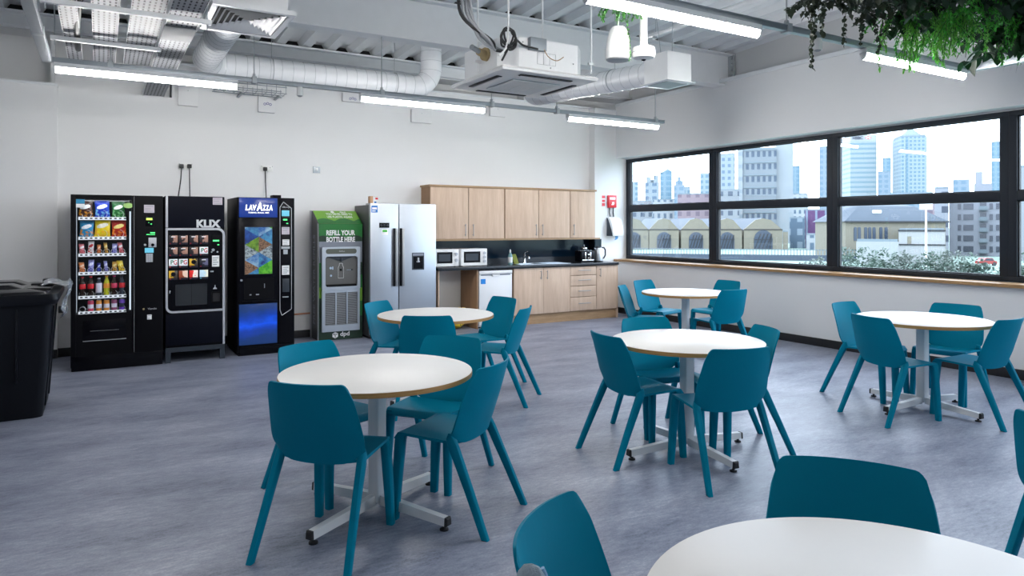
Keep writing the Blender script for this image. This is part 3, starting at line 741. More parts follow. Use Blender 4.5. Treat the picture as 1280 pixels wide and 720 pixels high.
# ---- snack machine
FY = 8.44
t = snack = thing('snack_machine', 'tall black snack vending machine with a lit glass front full of crisps and drinks', 'vending machine', (0.15, 8.85, 0))
b = MB()
b.box(-0.272, -0.226, FY, 9.28, 0.04, 1.83, 0.004).box(0.282, 0.578, FY, 9.28, 0.04, 1.83, 0.006)
b.box(-0.226, 0.282, FY, FY+0.010, 1.782, 1.83).box(-0.226, 0.282, FY+0.010, 9.28, 1.80, 1.83).box(-0.226, 0.282, FY, 9.28, 0.04, 0.588).box(-0.226, 0.282, 9.10, 9.28, 0.588, 1.782)
obj('cabinet', b, M['black_satin'], t)
obj('plinth', MB().box(-0.262, 0.568, FY+0.02, 9.26, 0.0, 0.15).box(-0.266, 0.574, FY-0.003, FY+0.02, 0.004, 0.152, 0.002), M['black_gloss'], t)
obj('door_seam', MB().box(0.300, 0.303, FY-0.001, FY, 0.16, 1.82), M['grey_plastic'], t)
obj('cavity_lining', MB().box(-0.2255, -0.2235, FY+0.03, 9.10, 0.588, 1.782).box(0.2795, 0.2815, FY+0.03, 9.10, 0.588, 1.782).box(-0.2255, 0.2815, 9.095, 9.099, 0.588, 1.782), plain('dark_cavity', (0.02, 0.025, 0.03), 0.5), t)
obj('front_glass', MB().box(-0.226, 0.282, FY+0.004, FY+0.009, 0.588, 1.782), M['clear'], t)
obj('light_strip', MB().box(0.258, 0.272, FY+0.020, FY+0.032, 0.61, 1.66), M['cab_light'], t)
obj('light_strip', MB().box(-0.221, -0.218, FY+0.020, FY+0.030, 0.61, 1.76), M['cab_light'], t)
M['cab_top'] = glow('added_goods_glow', (0.9, 0.95, 1.0), 16.0)
obj('light_strip', MB().box(-0.20, 0.26, FY+0.012, FY+0.026, 1.7870, 1.795), M['cab_top'], t)  # added glowing bar, hidden above the opening, to brighten the goods
shelfz = [1.585, 1.378, 1.203, 1.010, 0.762, 0.600]
slots = [3, 3, 6, 6, 6, 6]
xs3 = [-0.132, 0.011, 0.164]; xs6 = [-0.170, -0.096, -0.022, 0.048, 0.118, 0.190]
M['shelf_label'] = glow('lit_price_strip', (0.75, 0.80, 0.86), 0.55, (0.6,0.6,0.6))
M['coil'] = plain('bright_coil_wire', (0.75, 0.77, 0.8), 0.3, 0.6)
for z, ns in zip(shelfz, slots):
    s = obj('shelf', MB().box(-0.212, 0.235, FY+0.05, 9.05, z-0.018, z-0.010), M['slate'], t)
    obj('price_strip', MB().box(-0.206, 0.228, FY+0.036, FY+0.044, z-0.018, z+0.014), M['shelf_label'], s)
    bb = MB()
    for k in range(10): bb.box(-0.19+k*0.044, -0.168+k*0.044, FY+0.0355, FY+0.036, z-0.008, z+0.006)
    obj('price_figures', bb, M['slate'], s)
    for x in (xs3 if ns == 3 else xs6):
        R = 0.042 if ns == 3 else 0.028
        pts = [(x+R*math.sin(a), FY+0.055+0.10*a/(2*PI*2.5), z+0.002+R-R*math.cos(a)) for a in [2*PI*2.5*k/40 for k in range(41)]]
        obj('coil', MB().tube(pts, 0.0022, 5), M['coil'], s)
# goods
def packmat(name, a, c, d, es=0.0):
    q = NT(name); g = q.coord('Generated'); sp = q.n('ShaderNodeSeparateXYZ', ins={0: g})
    X, Z = sp.outputs[0], sp.outputs[2]
    dx = q.math('MULTIPLY', q.math('SUBTRACT', X, 0.5), 2.3); dz = q.math('MULTIPLY', q.math('SUBTRACT', q.math('ADD', Z, q.math('MULTIPLY', X, -0.22)), 0.52), 6.2)
    el = q.math('LESS_THAN', q.math('ADD', q.math('MULTIPLY', dx, dx), q.math('MULTIPLY', dz, dz)), q.math('ADD', 0.2, q.math('MULTIPLY', q.noise(q.coord('Generated', (6, 6, 6)), 2.0, 2), 0.8)))
    no = q.noise(q.coord('Generated', (2.5, 2.5, 2.5)), 1.6, 2)
    blob = q.math('MULTIPLY', q.math('GREATER_THAN', no, 0.52), q.math('LESS_THAN', Z, 0.45))
    band = q.math('GREATER_THAN', Z, 0.86)
    col = q.mix(blob, a, d); col = q.mix(el, col, c); col = q.mix(band, col, tuple(x*0.6 for x in a))
    return q.bsdf(col, 0.28, spec=0.5, bump=no, bstr=0.25, bdist=0.01)
def pillow(x, y, z, w, h, d, tilt=0.0):
    b = MB(); n, m = 10, 12
    def side(sg):
        def fn(u, v):
            e = math.sin(PI*min(1, max(0, u)))**0.6*math.sin(PI*min(1, max(0, (v-0.06)/0.88)))**0.6 if 0.06 < v < 0.94 else 0
            wv = 1-0.10*math.sin(PI*v)
            wob = 0.012*math.sin(u*17+v*9)*e
            X = (u-0.5)*w*wv; Z = v*h
            return (x+X+tilt*Z, y+sg*(d/2*e+0.001)+wob*0.3, z+Z)
        return fn
    b.grid(side(-1), n, m); b.grid(lambda u, v: side(1)(1-u, v), n, m)
    return b
pk = {'a': packmat('brown_packet', srgb(70, 34, 24), srgb(235, 235, 235), srgb(224, 150, 40)),
      'b': packmat('blue_packet', srgb(20, 60, 190), srgb(240, 240, 240), srgb(120, 190, 230)),
      'c': packmat('green_packet', srgb(30, 110, 45), srgb(240, 245, 235), srgb(120, 190, 120)),
      'd': packmat('sky_packet', srgb(30, 140, 190), srgb(240, 240, 240), srgb(220, 140, 60)),
      'e': packmat('yellow_packet', srgb(245, 214, 20), srgb(245, 240, 220), srgb(250, 190, 40)),
      'f': packmat('red_packet', srgb(190, 40, 25), srgb(250, 225, 130), srgb(245, 140, 40)),
      'g': packmat('pink_wrapper', srgb(226, 120, 130), srgb(245, 235, 235), srgb(180, 60, 60)),
      'h': packmat('white_red_wrapper', srgb(232, 226, 224), srgb(205, 30, 35), srgb(200, 40, 40)),
      'i': packmat('orange_wrapper', srgb(222, 130, 70), srgb(240, 200, 170), srgb(150, 60, 20)),
      'j': packmat('gold_wrapper', srgb(214, 160, 60), srgb(240, 220, 150), srgb(90, 50, 20)),
      'k': packmat('lilac_wrapper', srgb(150, 150, 215), srgb(225, 225, 245), srgb(60, 60, 150)),
      'l': packmat('deep_blue_wrapper', srgb(30, 40, 150), srgb(200, 210, 250), srgb(90, 110, 220)),
      'm': packmat('yellow_sweet_wrapper', srgb(240, 205, 40), srgb(250, 235, 120), srgb(150, 100, 20))}
G1 = 'crisp packets in the snack machine'
for x, z, m, w, h, l in [(-0.140, 1.600, 'a', 0.135, 0.165, 'brown crisp packet at the top left of the snack machine'),
        (0.011, 1.600, 'b', 0.140, 0.172, 'blue crisp packet on the top shelf of the snack machine'),
        (0.160, 1.600, 'c', 0.125, 0.165, 'green crisp packet at the top right of the snack machine'),
        (-0.135, 1.393, 'd', 0.130, 0.165, 'sky blue crisp packet on the second shelf of the snack machine'),
        (0.008, 1.393, 'e', 0.150, 0.185, 'bright yellow crisp packet in the snack machine'),
        (0.165, 1.393, 'f', 0.140, 0.172, 'red crisp packet on the second shelf of the snack machine')]:
    p = tag(obj('crisp_packet', pillow(x, FY+0.095, z, w, h, 0.05, 0.04 if m in 'de' else -0.03), pk[m], at=(x, FY+0.095, z), sharp=60), l, 'crisps', G1)
G2 = 'bars and sweets in the snack machine'
ordn = ['first', 'second', 'third', 'fourth', 'fifth', 'sixth']
colr = {'g': 'pink', 'h': 'white and red', 'i': 'orange', 'j': 'gold', 'k': 'lilac', 'l': 'deep blue', 'm': 'yellow'}
for row, (z, ms) in enumerate([(1.218, 'ghijkg'), (1.025, 'iklkjm')]):
    for k, (x, m) in enumerate(zip(xs6, ms)):
        h = (0.10, 0.125, 0.09, 0.11, 0.10, 0.11)[k]; w = (0.05, 0.055, 0.034, 0.034, 0.05, 0.045)[k] + (0.012 if m == 'm' else 0)
        tag(obj('snack_bar', pillow(x, FY+0.085, z, w, h, 0.022, (-0.1, 0.05, 0.0, -0.12, 0.06, -0.22)[k]), pk[m], at=(x, FY+0.085, z), sharp=60),
            '%s wrapped bar, %s from left on the %s shelf of the snack machine' % (colr[m], ordn[k], ('third', 'fourth')[row]), 'snack bar', G2)
G3 = 'drink bottles in the snack machine'
cols = dict(cola=plain('cola', (0.02, 0.008, 0.004), 0.15), red=plain('red_label', srgb(215, 30, 40), 0.4), white=plain('white_label', srgb(225, 222, 235), 0.4), lime=plain('lime_drink', srgb(190, 190, 40), 0.15),
            orange=plain('orange_label', srgb(240, 150, 40), 0.4), pink=plain('pink_cap', srgb(200, 40, 110), 0.4), grey=plain('grey_bottle', (0.03, 0.04, 0.06), 0.15), purple=plain('purple_can', srgb(110, 60, 190), 0.3),
            rose=plain('rose_can', srgb(214, 60, 96), 0.3), amber=plain('amber_can', srgb(235, 150, 50), 0.3), mauve=plain('mauve_can', srgb(150, 70, 110), 0.3))
for x, body, lab, cap, h, l in [(xs6[0], 'cola', 'red', 'red', 0.20, 'cola bottle with a red and white label, leftmost on the bottle shelf'),
        (xs6[1], 'cola', 'red', 'red', 0.205, 'cola bottle with a red label and red cap, second on the bottle shelf'),
        (xs6[2], 'grey', 'white', 'white', 0.185, 'squat dark bottle with a white label and white cap in the snack machine'),
        (xs6[3], 'lime', 'orange', 'orange', 0.205, 'lime and orange juice bottle in the snack machine'),
        (xs6[4], 'cola', 'rose', 'pink', 0.205, 'dark bottle with a pink cap, fifth on the bottle shelf'),
        (xs6[5], 'grey', 'red', 'grey', 0.195, 'dark bottle with a red round label, rightmost on the bottle shelf')]:
    y, z = FY+0.095, 0.772; r = 0.029
    p = thing('drink_bottle', l, 'bottle', (x, y, z), 0, G3)
    obj('bottle_body', MB().lathe([(r*0.85, z), (r, z+0.01), (r*0.93, z+0.07), (r, z+0.12), (r*0.85, z+0.145), (0.013, z+h-0.025), (0.012, z+h-0.012)], x, y, 20), cols[body], p)
    obj('bottle_label', MB().lathe([(r*1.0, z+0.075), (r*1.03, z+0.078), (r*1.03, z+0.122), (r*1.0, z+0.125)] if lab != 'white' else [(r*1.02, z+0.03), (r*1.04, z+0.033), (r*1.04, z+0.125), (r*0.98, z+0.13)], x, y, 20), cols[lab], p)
    obj('cap', MB().lathe([(0.0145, z+h-0.014), (0.0145, z+h)], x, y, 16), cols[cap], p)
for x, m, l in zip(xs6[1:], ['rose', 'amber', 'amber', 'mauve', 'purple'], ['rose pink can on the bottom shelf of the snack machine', 'orange can beside the pink one on the bottom shelf', 'orange can in the middle of the bottom shelf, right of another orange one', 'mauve can on the bottom shelf of the snack machine', 'purple can at the right end of the bottom shelf']):
    y, z = FY+0.09, 0.610
    p = thing('drink_can', l, 'can', (x, y, z), 0, 'drink cans in the snack machine')
    obj('can_body', MB().lathe([(0.023, z), (0.028, z+0.008), (0.028, z+0.10), (0.023, z+0.112)], x, y, 20), cols[m], p)
    obj('can_lid', MB().lathe([(0.0235, z+0.111), (0.0245, z+0.116), (0.021, z+0.116), (0.021, z+0.113)], x, y, 20), M['chrome'], p)
    obj('can_label', MB().lathe([(0.0281, z+0.03), (0.0285, z+0.032), (0.0285, z+0.07), (0.0281, z+0.072)], x, y, 20), cols['white'] if m in ('rose', 'mauve') else cols['grey'] if m == 'purple' else cols['white'], p)
# front furniture
o = obj('sticker', MB().box(-0.224, -0.148, FY+0.002, FY+0.0038, 1.735, 1.780).box(-0.224, -0.148, FY+0.002, FY+0.0038, 1.695, 1.733, mi=1), [plain('blue_sticker', srgb(40, 130, 170), 0.4), M['paper']], t)
obj('sticker', MB().loft([[(0.245+0.045*math.cos(a), yy, 1.722+0.030*math.sin(a)) for a in [2*PI*k/24 for k in range(24)]] for yy in (FY+0.0015, FY+0.0038)]), plain('pale_green_sticker', srgb(150, 190, 110), 0.4), t)
notice(t, 0.395, 0.494, 1.647, 1.732, FY)
d = obj('card_reader', MB().box(0.408, 0.482, FY-0.006, FY, 1.505, 1.610, 0.004), M['black_gloss'], t)
obj('display', MB().box(0.416, 0.474, FY-0.0075, FY-0.006, 1.568, 1.590), M['lime_led'], d)
obj('indicator', MB().box(0.456, 0.470, FY-0.0075, FY-0.006, 1.522, 1.530).box(0.436, 0.444, FY-0.0075, FY-0.006, 1.538, 1.543), M['green_led'], d)
obj('led_text', MB().box(0.455, 0.500, FY-0.002, FY, 1.425, 1.437).box(0.418, 0.448, FY-0.002, FY, 1.409, 1.416).box(0.452, 0.500, FY-0.002, FY, 1.408, 1.414), M['green_led'], t)
d = obj('coin_slot_plate', MB().box(0.438, 0.514, FY-0.005, FY, 1.275, 1.379, 0.004), M['silver'], t)
obj('coin_return_button', MB().cyl((0.478, FY-0.012, 1.300), (0.478, FY-0.005, 1.300), 0.016, n=18), M['black_gloss'], d)
obj('lock', MB().cyl((0.405, FY-0.006, 1.302), (0.405, FY, 1.302), 0.012, n=18), M['chrome'], t)
obj('keypad_screen', MB().box(0.402, 0.487, FY-0.003, FY, 1.216, 1.268), M['cyan_led'], t)
k_ = obj('keypad', MB().box(0.412, 0.479, FY-0.004, FY, 1.115, 1.208, 0.002), M['grey_plastic'], t)
b = MB()
for i in range(3):
    for j in range(5): b.box(0.417+i*0.021, 0.434+i*0.021, FY-0.006, FY-0.004, 1.120+j*0.0175, 1.133+j*0.0175)
obj('keys', b, M['silver'], k_)
obj('lock', MB().cyl((0.391, FY-0.006, 0.612), (0.391, FY, 0.612), 0.010, n=18), plain('brass', (0.5, 0.4, 0.2), 0.3, 0.9), t)
text('lettering', 'Vendo', M['silver'], t, 0.430, FY-0.001, 0.602, 0.020, 0.085)
notice(t, 0.425, 0.468, 0.497, 0.548, FY, 'paper', 2)
f = obj('pickup_flap', MB().box(-0.165, 0.228, FY-0.004, FY, 0.315, 0.52, 0.003), M['black_gloss'], t)
obj('flap_lip', MB().box(-0.165, 0.228, FY-0.010, FY-0.003, 0.306, 0.314, 0.002), M['grey_plastic'], f)
obj('lever_marks', MB().box(-0.10, 0.16, FY-0.005, FY-0.004, 0.41, 0.412), M['grey_plastic'], f)

# ---- KLIX hot drinks machine
FY = 8.46
t = thing('drinks_machine', 'black hot drinks machine with a silver rounded frame and a grid of drink pictures', 'vending machine', (0.9, 8.8, 0))
obj('cabinet', MB().box(0.602, 1.208, FY+0.012, 9.18, 0.150, 1.835, 0.006), M['black_satin'], t)
obj('top_panel', MB().box(0.630, 1.200, FY, FY+0.012, 1.482, 1.830, 0.003), M['navy_black'], t)
obj('lower_panel', MB().box(0.606, 1.184, FY, FY+0.012, 0.190, 0.535, 0.003), M['navy_black'], t)
obj('base_frame', MB().box(0.604, 1.208, FY+0.004, FY+0.04, 0.115, 0.165).box(0.604, 0.655, FY+0.004, FY+0.05, 0, 0.12).box(1.157, 1.208, FY+0.004, FY+0.05, 0, 0.12).box(0.604, 0.655, 9.1, 9.15, 0, 0.15).box(1.157, 1.208, 9.1, 9.15, 0, 0.15).box(0.604, 0.62, FY+0.04, 9.15, 0.12, 0.15).box(1.19, 1.208, FY+0.04, 9.15, 0.12, 0.15), M['slate'], t)
obj('trim_strip', MB().box(0.604, 0.628, FY-0.003, FY+0.012, 1.487, 1.833, 0.003).box(1.186, 1.209, FY-0.003, FY+0.012, 0.165, 0.548, 0.003), M['silver'], t)
def rrect(x0, x1, z0, z1, rs, n=6):
    n = 6
    out = []
    for (cx, cz, r, a0) in ((x0+rs[0], z0+rs[0], rs[0], PI), (x1-rs[1], z0+rs[1], rs[1], 1.5*PI), (x1-rs[2], z1-rs[2], rs[2], 0), (x0+rs[3], z1-rs[3], rs[3], 0.5*PI)):
        for k in range(n+1): out.append((cx+r*math.cos(a0+PI/2*k/n), cz+r*math.sin(a0+PI/2*k/n)))
    return out
ro = rrect(0.604, 1.209, 0.545, 1.482, (0.07, 0.006, 0.075, 0.006)); ri = rrect(0.626, 1.185, 0.568, 1.458, (0.05, 0.004, 0.055, 0.004))
def frame_y(b, ro, ri, y0, y1):
    n = len(ro); vs = []
    for p in ro: vs += [(p[0], y0, p[1]), (p[0], y1, p[1])]
    for p in ri: vs += [(p[0], y0, p[1]), (p[0], y1, p[1])]
    fs = []
    for k in range(n):
        j = (k+1) % n
        fs += [(2*k, 2*j, 2*n+2*j, 2*n+2*k), (2*k+1, 2*n+2*k+1, 2*n+2*j+1, 2*j+1), (2*k, 2*k+1, 2*j+1, 2*j), (2*n+2*k, 2*n+2*j, 2*n+2*j+1, 2*n+2*k+1)]
    return b.add(vs, fs)
obj('silver_frame', frame_y(MB(), ro, ri, FY-0.006, FY+0.012), M['silver'], t)
# inset panel with the cup bay cut out
obj('inset_panel', MB().box(0.626, 1.185, FY+0.004, FY+0.012, 0.905, 1.458).box(0.626, 0.672, FY+0.004, FY+0.012, 0.568, 0.905).box(1.052, 1.185, FY+0.004, FY+0.012, 0.568, 0.905).box(0.672, 1.052, FY+0.004, FY+0.012, 0.568, 0.605), M['black_gloss'], t)
bay = obj('cup_bay', frame_y(MB(), rrect(0.668, 1.056, 0.60, 0.91, (0.012,)*4, 3), rrect(0.70, 1.025, 0.625, 0.862, (0.01,)*4, 3), FY-0.004, FY+0.01), M['black_gloss'], t)
obj('bay_door', MB().box(0.70, 0.862, FY+0.004, FY+0.008, 0.625, 0.862).box(0.866, 1.025, FY+0.006, FY+0.010, 0.625, 0.862), plain('smoked_flap', (0.022, 0.024, 0.028), 0.25), bay)
obj('lock', MB().box(0.642, 0.650, FY-0.002, FY+0.004, 0.765, 0.795).cyl((0.648, FY-0.003, 0.79), (0.648, FY+0.004, 0.79), 0.007, n=12), M['silver'], t)
pm = {}
def picmat(name, a, c):
    q = NT(name); g = q.coord('Generated'); sp = q.n('ShaderNodeSeparateXYZ', ins={0: g}); X, Z = sp.outputs[0], sp.outputs[2]
    no = q.noise(q.coord('Object', (30, 30, 30)), 1.0, 2)
    col = q.mix(q.math('GREATER_THAN', q.math('ADD', q.math('MULTIPLY', X, 0.5), q.math('MULTIPLY', no, 0.9)), 0.72), a, c)
    col = q.mix(q.math('LESS_THAN', Z, 0.22), col, (0.01, 0.01, 0.02))
    return q.bsdf(col, 0.3, emit=col, estr=0.16)
pm['coffee'] = picmat('coffee_picture', srgb(26, 20, 26), srgb(160, 120, 104)); pm['white'] = picmat('white_picture', srgb(235, 238, 240), srgb(225, 230, 235))
pm['yellow'] = picmat('yellow_picture', srgb(206, 164, 40), srgb(60, 50, 40)); pm['dark'] = picmat('dark_picture', srgb(22, 22, 34), srgb(90, 90, 120))
pm['choc'] = picmat('brown_picture', srgb(150, 70, 40), srgb(230, 200, 180)); pm['red'] = picmat('red_picture', srgb(214, 40, 36), srgb(250, 230, 220)); pm['sky'] = picmat('pale_picture', srgb(200, 226, 240), srgb(240, 240, 220))
rowz = [(1.297, 1.404), (1.168, 1.274), (1.040, 1.145), (0.908, 1.016)]; colx = [(0.626+0.008, 0.727), (0.733, 0.828), (0.838, 0.932), (0.942, 1.036)]
kinds = [['coffee']*4, ['coffee']*3+['white'], ['white', 'white', 'yellow', 'dark'], ['yellow', 'choc', 'red', 'sky']]
M['pgreen'] = plain('dark_green_print', srgb(10, 110, 80), 0.5); M['pred'] = plain('red_print', srgb(200, 30, 40), 0.5); M['white_print'] = plain('white_print', (0.85, 0.85, 0.85), 0.5)
for i, (z0, z1) in enumerate(rowz):
    for j, (x0, x1) in enumerate(colx):
        k = kinds[i][j]
        o = obj('selection_panel', MB().box(x0+0.003, x1-0.003, FY-0.001, FY+0.005, z0+0.004, z1-0.004, 0.0015), pm[k], t)
        b = MB().cyl((x0+0.016, FY-0.003, z0+0.014), (x0+0.016, FY, z0+0.014), 0.006, n=12)
        obj('button', b, M['pred'] if k != 'sky' else M['cyan_led'], o)
        if k == 'white':
            text('lettering', 'P', M['pgreen'], o, x0+0.020, FY-0.0015, z0+0.044, 0.045, 0.030, bold=0.03); text('lettering', 'G', M['pred'], o, x0+0.050, FY-0.0015, z0+0.040, 0.048, 0.034, bold=0.03)
        elif k == 'coffee' or k == 'dark':
            obj('name_band', MB().box(x0+0.025, x1-0.025, FY-0.002, FY-0.001, z1-0.024, z1-0.014), M['white_print'], o)
        elif k == 'yellow':
            obj('cup_picture', MB().cyl(((x0+x1)/2, FY-0.002, (z0+z1)/2+0.012), ((x0+x1)/2, FY-0.001, (z0+z1)/2+0.012), 0.024, n=18), M['navy_black'], o)
d = obj('payment_panel', MB().box(1.070, 1.178, FY-0.001, FY+0.004, 1.270, 1.400, 0.003), M['black_satin'], t)
obj('display', MB().box(1.084, 1.148, FY-0.002, FY-0.001, 1.330, 1.347), M['green_led'], d)
obj('indicator', MB().box(1.130, 1.150, FY-0.002, FY-0.001, 1.288, 1.297), M['green_led'], d)
obj('coin_slot', MB().cyl((1.085, FY-0.010, 1.235), (1.085, FY+0.004, 1.235), 0.016, n=18).cyl((1.130, FY-0.008, 1.212), (1.130, FY+0.004, 1.212), 0.010, n=14).cyl((1.070, FY-0.006, 1.212), (1.070, FY+0.004, 1.212), 0.008, n=12), M['chrome'], t)
notice(t, 1.074, 1.150, 1.045, 1.170, FY+0.003, 'paper', 4)
obj('coin_inlet', MB().box(1.055, 1.090, FY-0.004, FY+0.004, 0.985, 1.0, 0.002), M['silver'], t)
obj('cup_symbol', MB().prism([(1.085, 0.792), (1.128, 0.792), (1.122, 0.806), (1.112, 0.810), (1.110, 0.838), (1.102, 0.838), (1.100, 0.810), (1.090, 0.806)], 'y', FY+0.002, FY+0.004), M['silver'], t)
cr = obj('coin_return', frame_y(MB(), rrect(1.070, 1.168, 0.640, 0.765, (0.006,)*4, 2), rrect(1.084, 1.155, 0.655, 0.748, (0.004,)*4, 2), FY-0.003, FY+0.004), M['black_satin'], t)
obj('return_tray', MB().box(1.084, 1.155, FY+0.0035, FY+0.0045, 0.655, 0.748), M['dark'], cr)
notice(t, 1.082, 1.183, 1.745, 1.825, FY)
lm = plain('silver_lettering', srgb(200, 202, 206), 0.4)
text('lettering', 'KLIX', lm, t, 0.914, FY-0.0015, 1.492, 0.078, 0.250, bold=0.075, depth=0.003)

# ---- Lavazza coffee machine
FY = 8.49
t = thing('coffee_machine', 'black coffee machine with a blue lit header and a picture screen', 'vending machine', (1.67, 8.85, 0))
obj('cabinet', MB().box(1.345, 1.992, FY, 9.22, 0.02, 1.838, 0.006), M['black_satin'], t)
obj('plinth', MB().box(1.36, 1.98, FY+0.02, 9.2, 0, 0.03), M['dark'], t)
obj('kick_panel', MB().box(1.372, 1.985, FY-0.006, FY, 0.01, 0.105, 0.003), M['black_gloss'], t)
obj('door_panel', MB().box(1.362, 1.797, FY-0.008, FY, 0.61, 1.600, 0.003), M['black_gloss'], t)
obj('side_panel', MB().box(1.802, 1.986, FY-0.008, FY, 0.115, 1.830, 0.003), M['black_gloss'], t)
def lava():
    q = NT('lit_blue_header'); f = q.noise(q.coord(), 3, 2); c = q.mix(f, srgb(14, 40, 120), srgb(24, 66, 176)); return q.bsdf((0.01, 0.02, 0.06), 0.15, emit=c, estr=0.75)
M['header'] = lava()
h = obj('header', MB().box(1.366, 1.792, FY-0.010, FY, 1.606, 1.832, 0.003), M['header'], t)
M['lit_white'] = glow('lit_white_lettering', (1, 1, 1), 1.2, (0.8,0.8,0.8))
x = 1.433
for ch, w, hh in (('L', 0.036, 0.058), ('A', 0.044, 0.058), ('V', 0.044, 0.058), ('A', 0.068, 0.085), ('Z', 0.036, 0.058), ('Z', 0.036, 0.058), ('A', 0.042, 0.058)):
    text('lettering', ch, M['lit_white'], h, x, FY-0.012, 1.690, hh, w, bold=0.075, shear=0.12); x += w-0.001+(0.002 if ch == 'A' else 0)
text('lettering', 'TORINO, ITALIA, 1895', M['lit_white'], h, 1.464, FY-0.012, 1.652, 0.016, 0.232, bold=0.02)
# picture screen: triangles of sea, fields and coffee beans
def pic(name, a, c, sc, e=0.62):
    q = NT(name); f = q.noise(q.coord(), sc, 4, 0.7); col = q.ramp(f, [(0.35, a), (0.6, c)]); return q.bsdf((0.01,0.01,0.01), 0.2, emit=col, estr=e)
PM = [pic('sea_picture', srgb(6, 50, 140), srgb(80, 170, 225), 9), pic('field_picture', srgb(30, 80, 10), srgb(130, 180, 50), 14), pic('bean_picture', srgb(30, 16, 10), srgb(170, 130, 100), 60),
      pic('sky_picture', srgb(20, 100, 190), srgb(170, 215, 245), 7), pic('deep_blue_picture', srgb(8, 30, 110), srgb(20, 90, 190), 8), pic('leaf_picture', srgb(30, 150, 20), srgb(120, 220, 60), 18), pic('fabric_picture', srgb(10, 30, 60), srgb(190, 210, 220), 40)]
sx0, sx1, sz0, sz1 = 1.429, 1.733, 0.945, 1.491
scr = obj('screen', MB().box(sx0-0.006, sx1+0.006, FY-0.009, FY-0.0078, sz0-0.006, sz1+0.006), M['dark'], t)
b = MB(); xm = (sx0+sx1)/2; y = FY-0.0095; hh = 0.182
def clipz(pts):                      # clip a triangle to the screen's height
    for lim, sg in ((sz1, 1), (sz0, -1)):
        out = []
        for i in range(len(pts)):
            p, q_ = pts[i], pts[(i+1) % len(pts)]; dp, dq = sg*(lim-p[1]), sg*(lim-q_[1])
            if dp >= 0: out.append(p)
            if (dp > 0 > dq) or (dp < 0 < dq): f = dp/(dp-dq); out.append((p[0]+(q_[0]-p[0])*f, p[1]+(q_[1]-p[1])*f))
        pts = out
        if len(pts) < 3: return pts
    return pts
for xo, seq in ((sx0, [3, 0, 4, 1, 6, 3, 2, 0, 4]), (sx1, [5, 3, 0, 2, 6, 0, 5, 5, 0])):
    co_ = [(xo, sz1-0.02-k*hh) for k in range(-1, 5)]; cc_ = [(xm, sz1-0.02-(k+0.5)*hh) for k in range(-1, 5)]
    i = 0
    for k in range(5):
        for tri in ((co_[k], cc_[k], co_[k+1]), (cc_[k], co_[k+1], cc_[k+1])):
            pl = clipz(list(tri))
            if len(pl) >= 3: b.poly([(p[0], y, p[1]) for p in pl], seq[i % len(seq)]); i += 1
obj('picture', b, PM, scr)
def bluep():
    q = NT('lit_blue_wave'); sp = q.n('ShaderNodeSeparateXYZ', ins={0: q.coord('Generated')}); X, Z = sp.outputs[0], sp.outputs[2]
    no = q.noise(q.coord('Generated', (1, 1, 2.2)), 2.2, 3)
    d = q.math('ABSOLUTE', q.math('SUBTRACT', q.math('ADD', Z, q.math('MULTIPLY', q.math('SUBTRACT', no, 0.5), 0.35)), q.math('ADD', 0.46, q.math('MULTIPLY', X, 0.10))))
    col = q.ramp(d, [(0.0, srgb(10, 90, 255)), (0.14, srgb(8, 62, 190)), (0.34, srgb(12, 52, 120)), (0.6, srgb(16, 46, 96))])
    return q.bsdf((0.01, 0.02, 0.05), 0.2, emit=col, estr=0.8)
obj('picture_panel', MB().box(1.366, 1.790, FY-0.007, FY, 0.125, 0.598, 0.003), bluep(), t)
obj('cup_bay', MB().box(1.42, 1.755, FY-0.0085, FY-0.008, 0.655, 0.90).box(1.40, 1.78, FY-0.012, FY-0.008, 0.625, 0.640, 0.002), M['black_satin'], t)
obj('nozzle', MB().cyl((1.645, FY-0.014, 0.78), (1.645, FY-0.014, 0.83), 0.004, n=8).box(1.48, 1.50, FY-0.012, FY-0.008, 0.70, 0.712).box(1.55, 1.585, FY-0.012, FY-0.008, 0.70, 0.712), M['grey_plastic'], t)
obj('lock', MB().cyl((1.390, FY-0.014, 0.878), (1.390, FY-0.008, 0.878), 0.013, n=18), M['chrome'], t)
ol = [(1.862, 1.790), (1.955, 1.715), (1.955, 0.515), (1.845, 0.445), (1.822, 0.510), (1.822, 1.725)]
def outline(b, pts, y, r):
    n = len(pts)
    for i in range(n):
        p, q_ = pts[i], pts[(i+1) % n]; b.cyl((p[0], y, p[1]), (q_[0], y, q_[1]), r, n=6)
    return b
obj('outline_trim', outline(MB(), ol, FY-0.009, 0.0035), M['silver'], t)
text('lettering', 'coffee to go', M['silver'], t, 1.845, FY-0.009, 1.722, 0.018, 0.09)
obj('display', MB().box(1.842, 1.930, FY-0.011, FY-0.008, 1.622, 1.690, 0.002), M['cyan_led'], t)
d = obj('card_reader', MB().box(1.842, 1.932, FY-0.012, FY-0.008, 1.515, 1.605, 0.003), M['black_satin'], t)
obj('indicator', MB().box(1.858, 1.905, FY-0.0135, FY-0.012, 1.572, 1.588).box(1.895, 1.915, FY-0.0135, FY-0.012, 1.53, 1.54), M['green_led'], d)
notice(t, 1.842, 1.932, 1.405, 1.492, FY-0.008)
notice(t, 1.850, 1.930, 1.275, 1.345, FY-0.008, 'paper', 3)
obj('coin_slot', MB().box(1.835, 1.935, FY-0.016, FY-0.008, 1.232, 1.262, 0.003).box(1.86, 1.91, FY-0.018, FY-0.008, 1.17, 1.225, 0.003), M['midgrey'], t)
notice(t, 1.845, 1.930, 0.925, 1.035, FY-0.008, 'paper', 4)
obj('coin_return', MB().box(1.850, 1.930, FY-0.010, FY-0.008, 0.72, 0.88, 0.003), M['slate'], t)
obj('handle', MB().box(1.85, 1.92, FY-0.016, FY-0.008, 0.655, 0.668, 0.003), M['silver'], t)
obj('vent_box', MB().box(1.750, 1.842, FY+0.02, FY+0.2, 1.838, 1.872, 0.004), M['black_satin'], t)

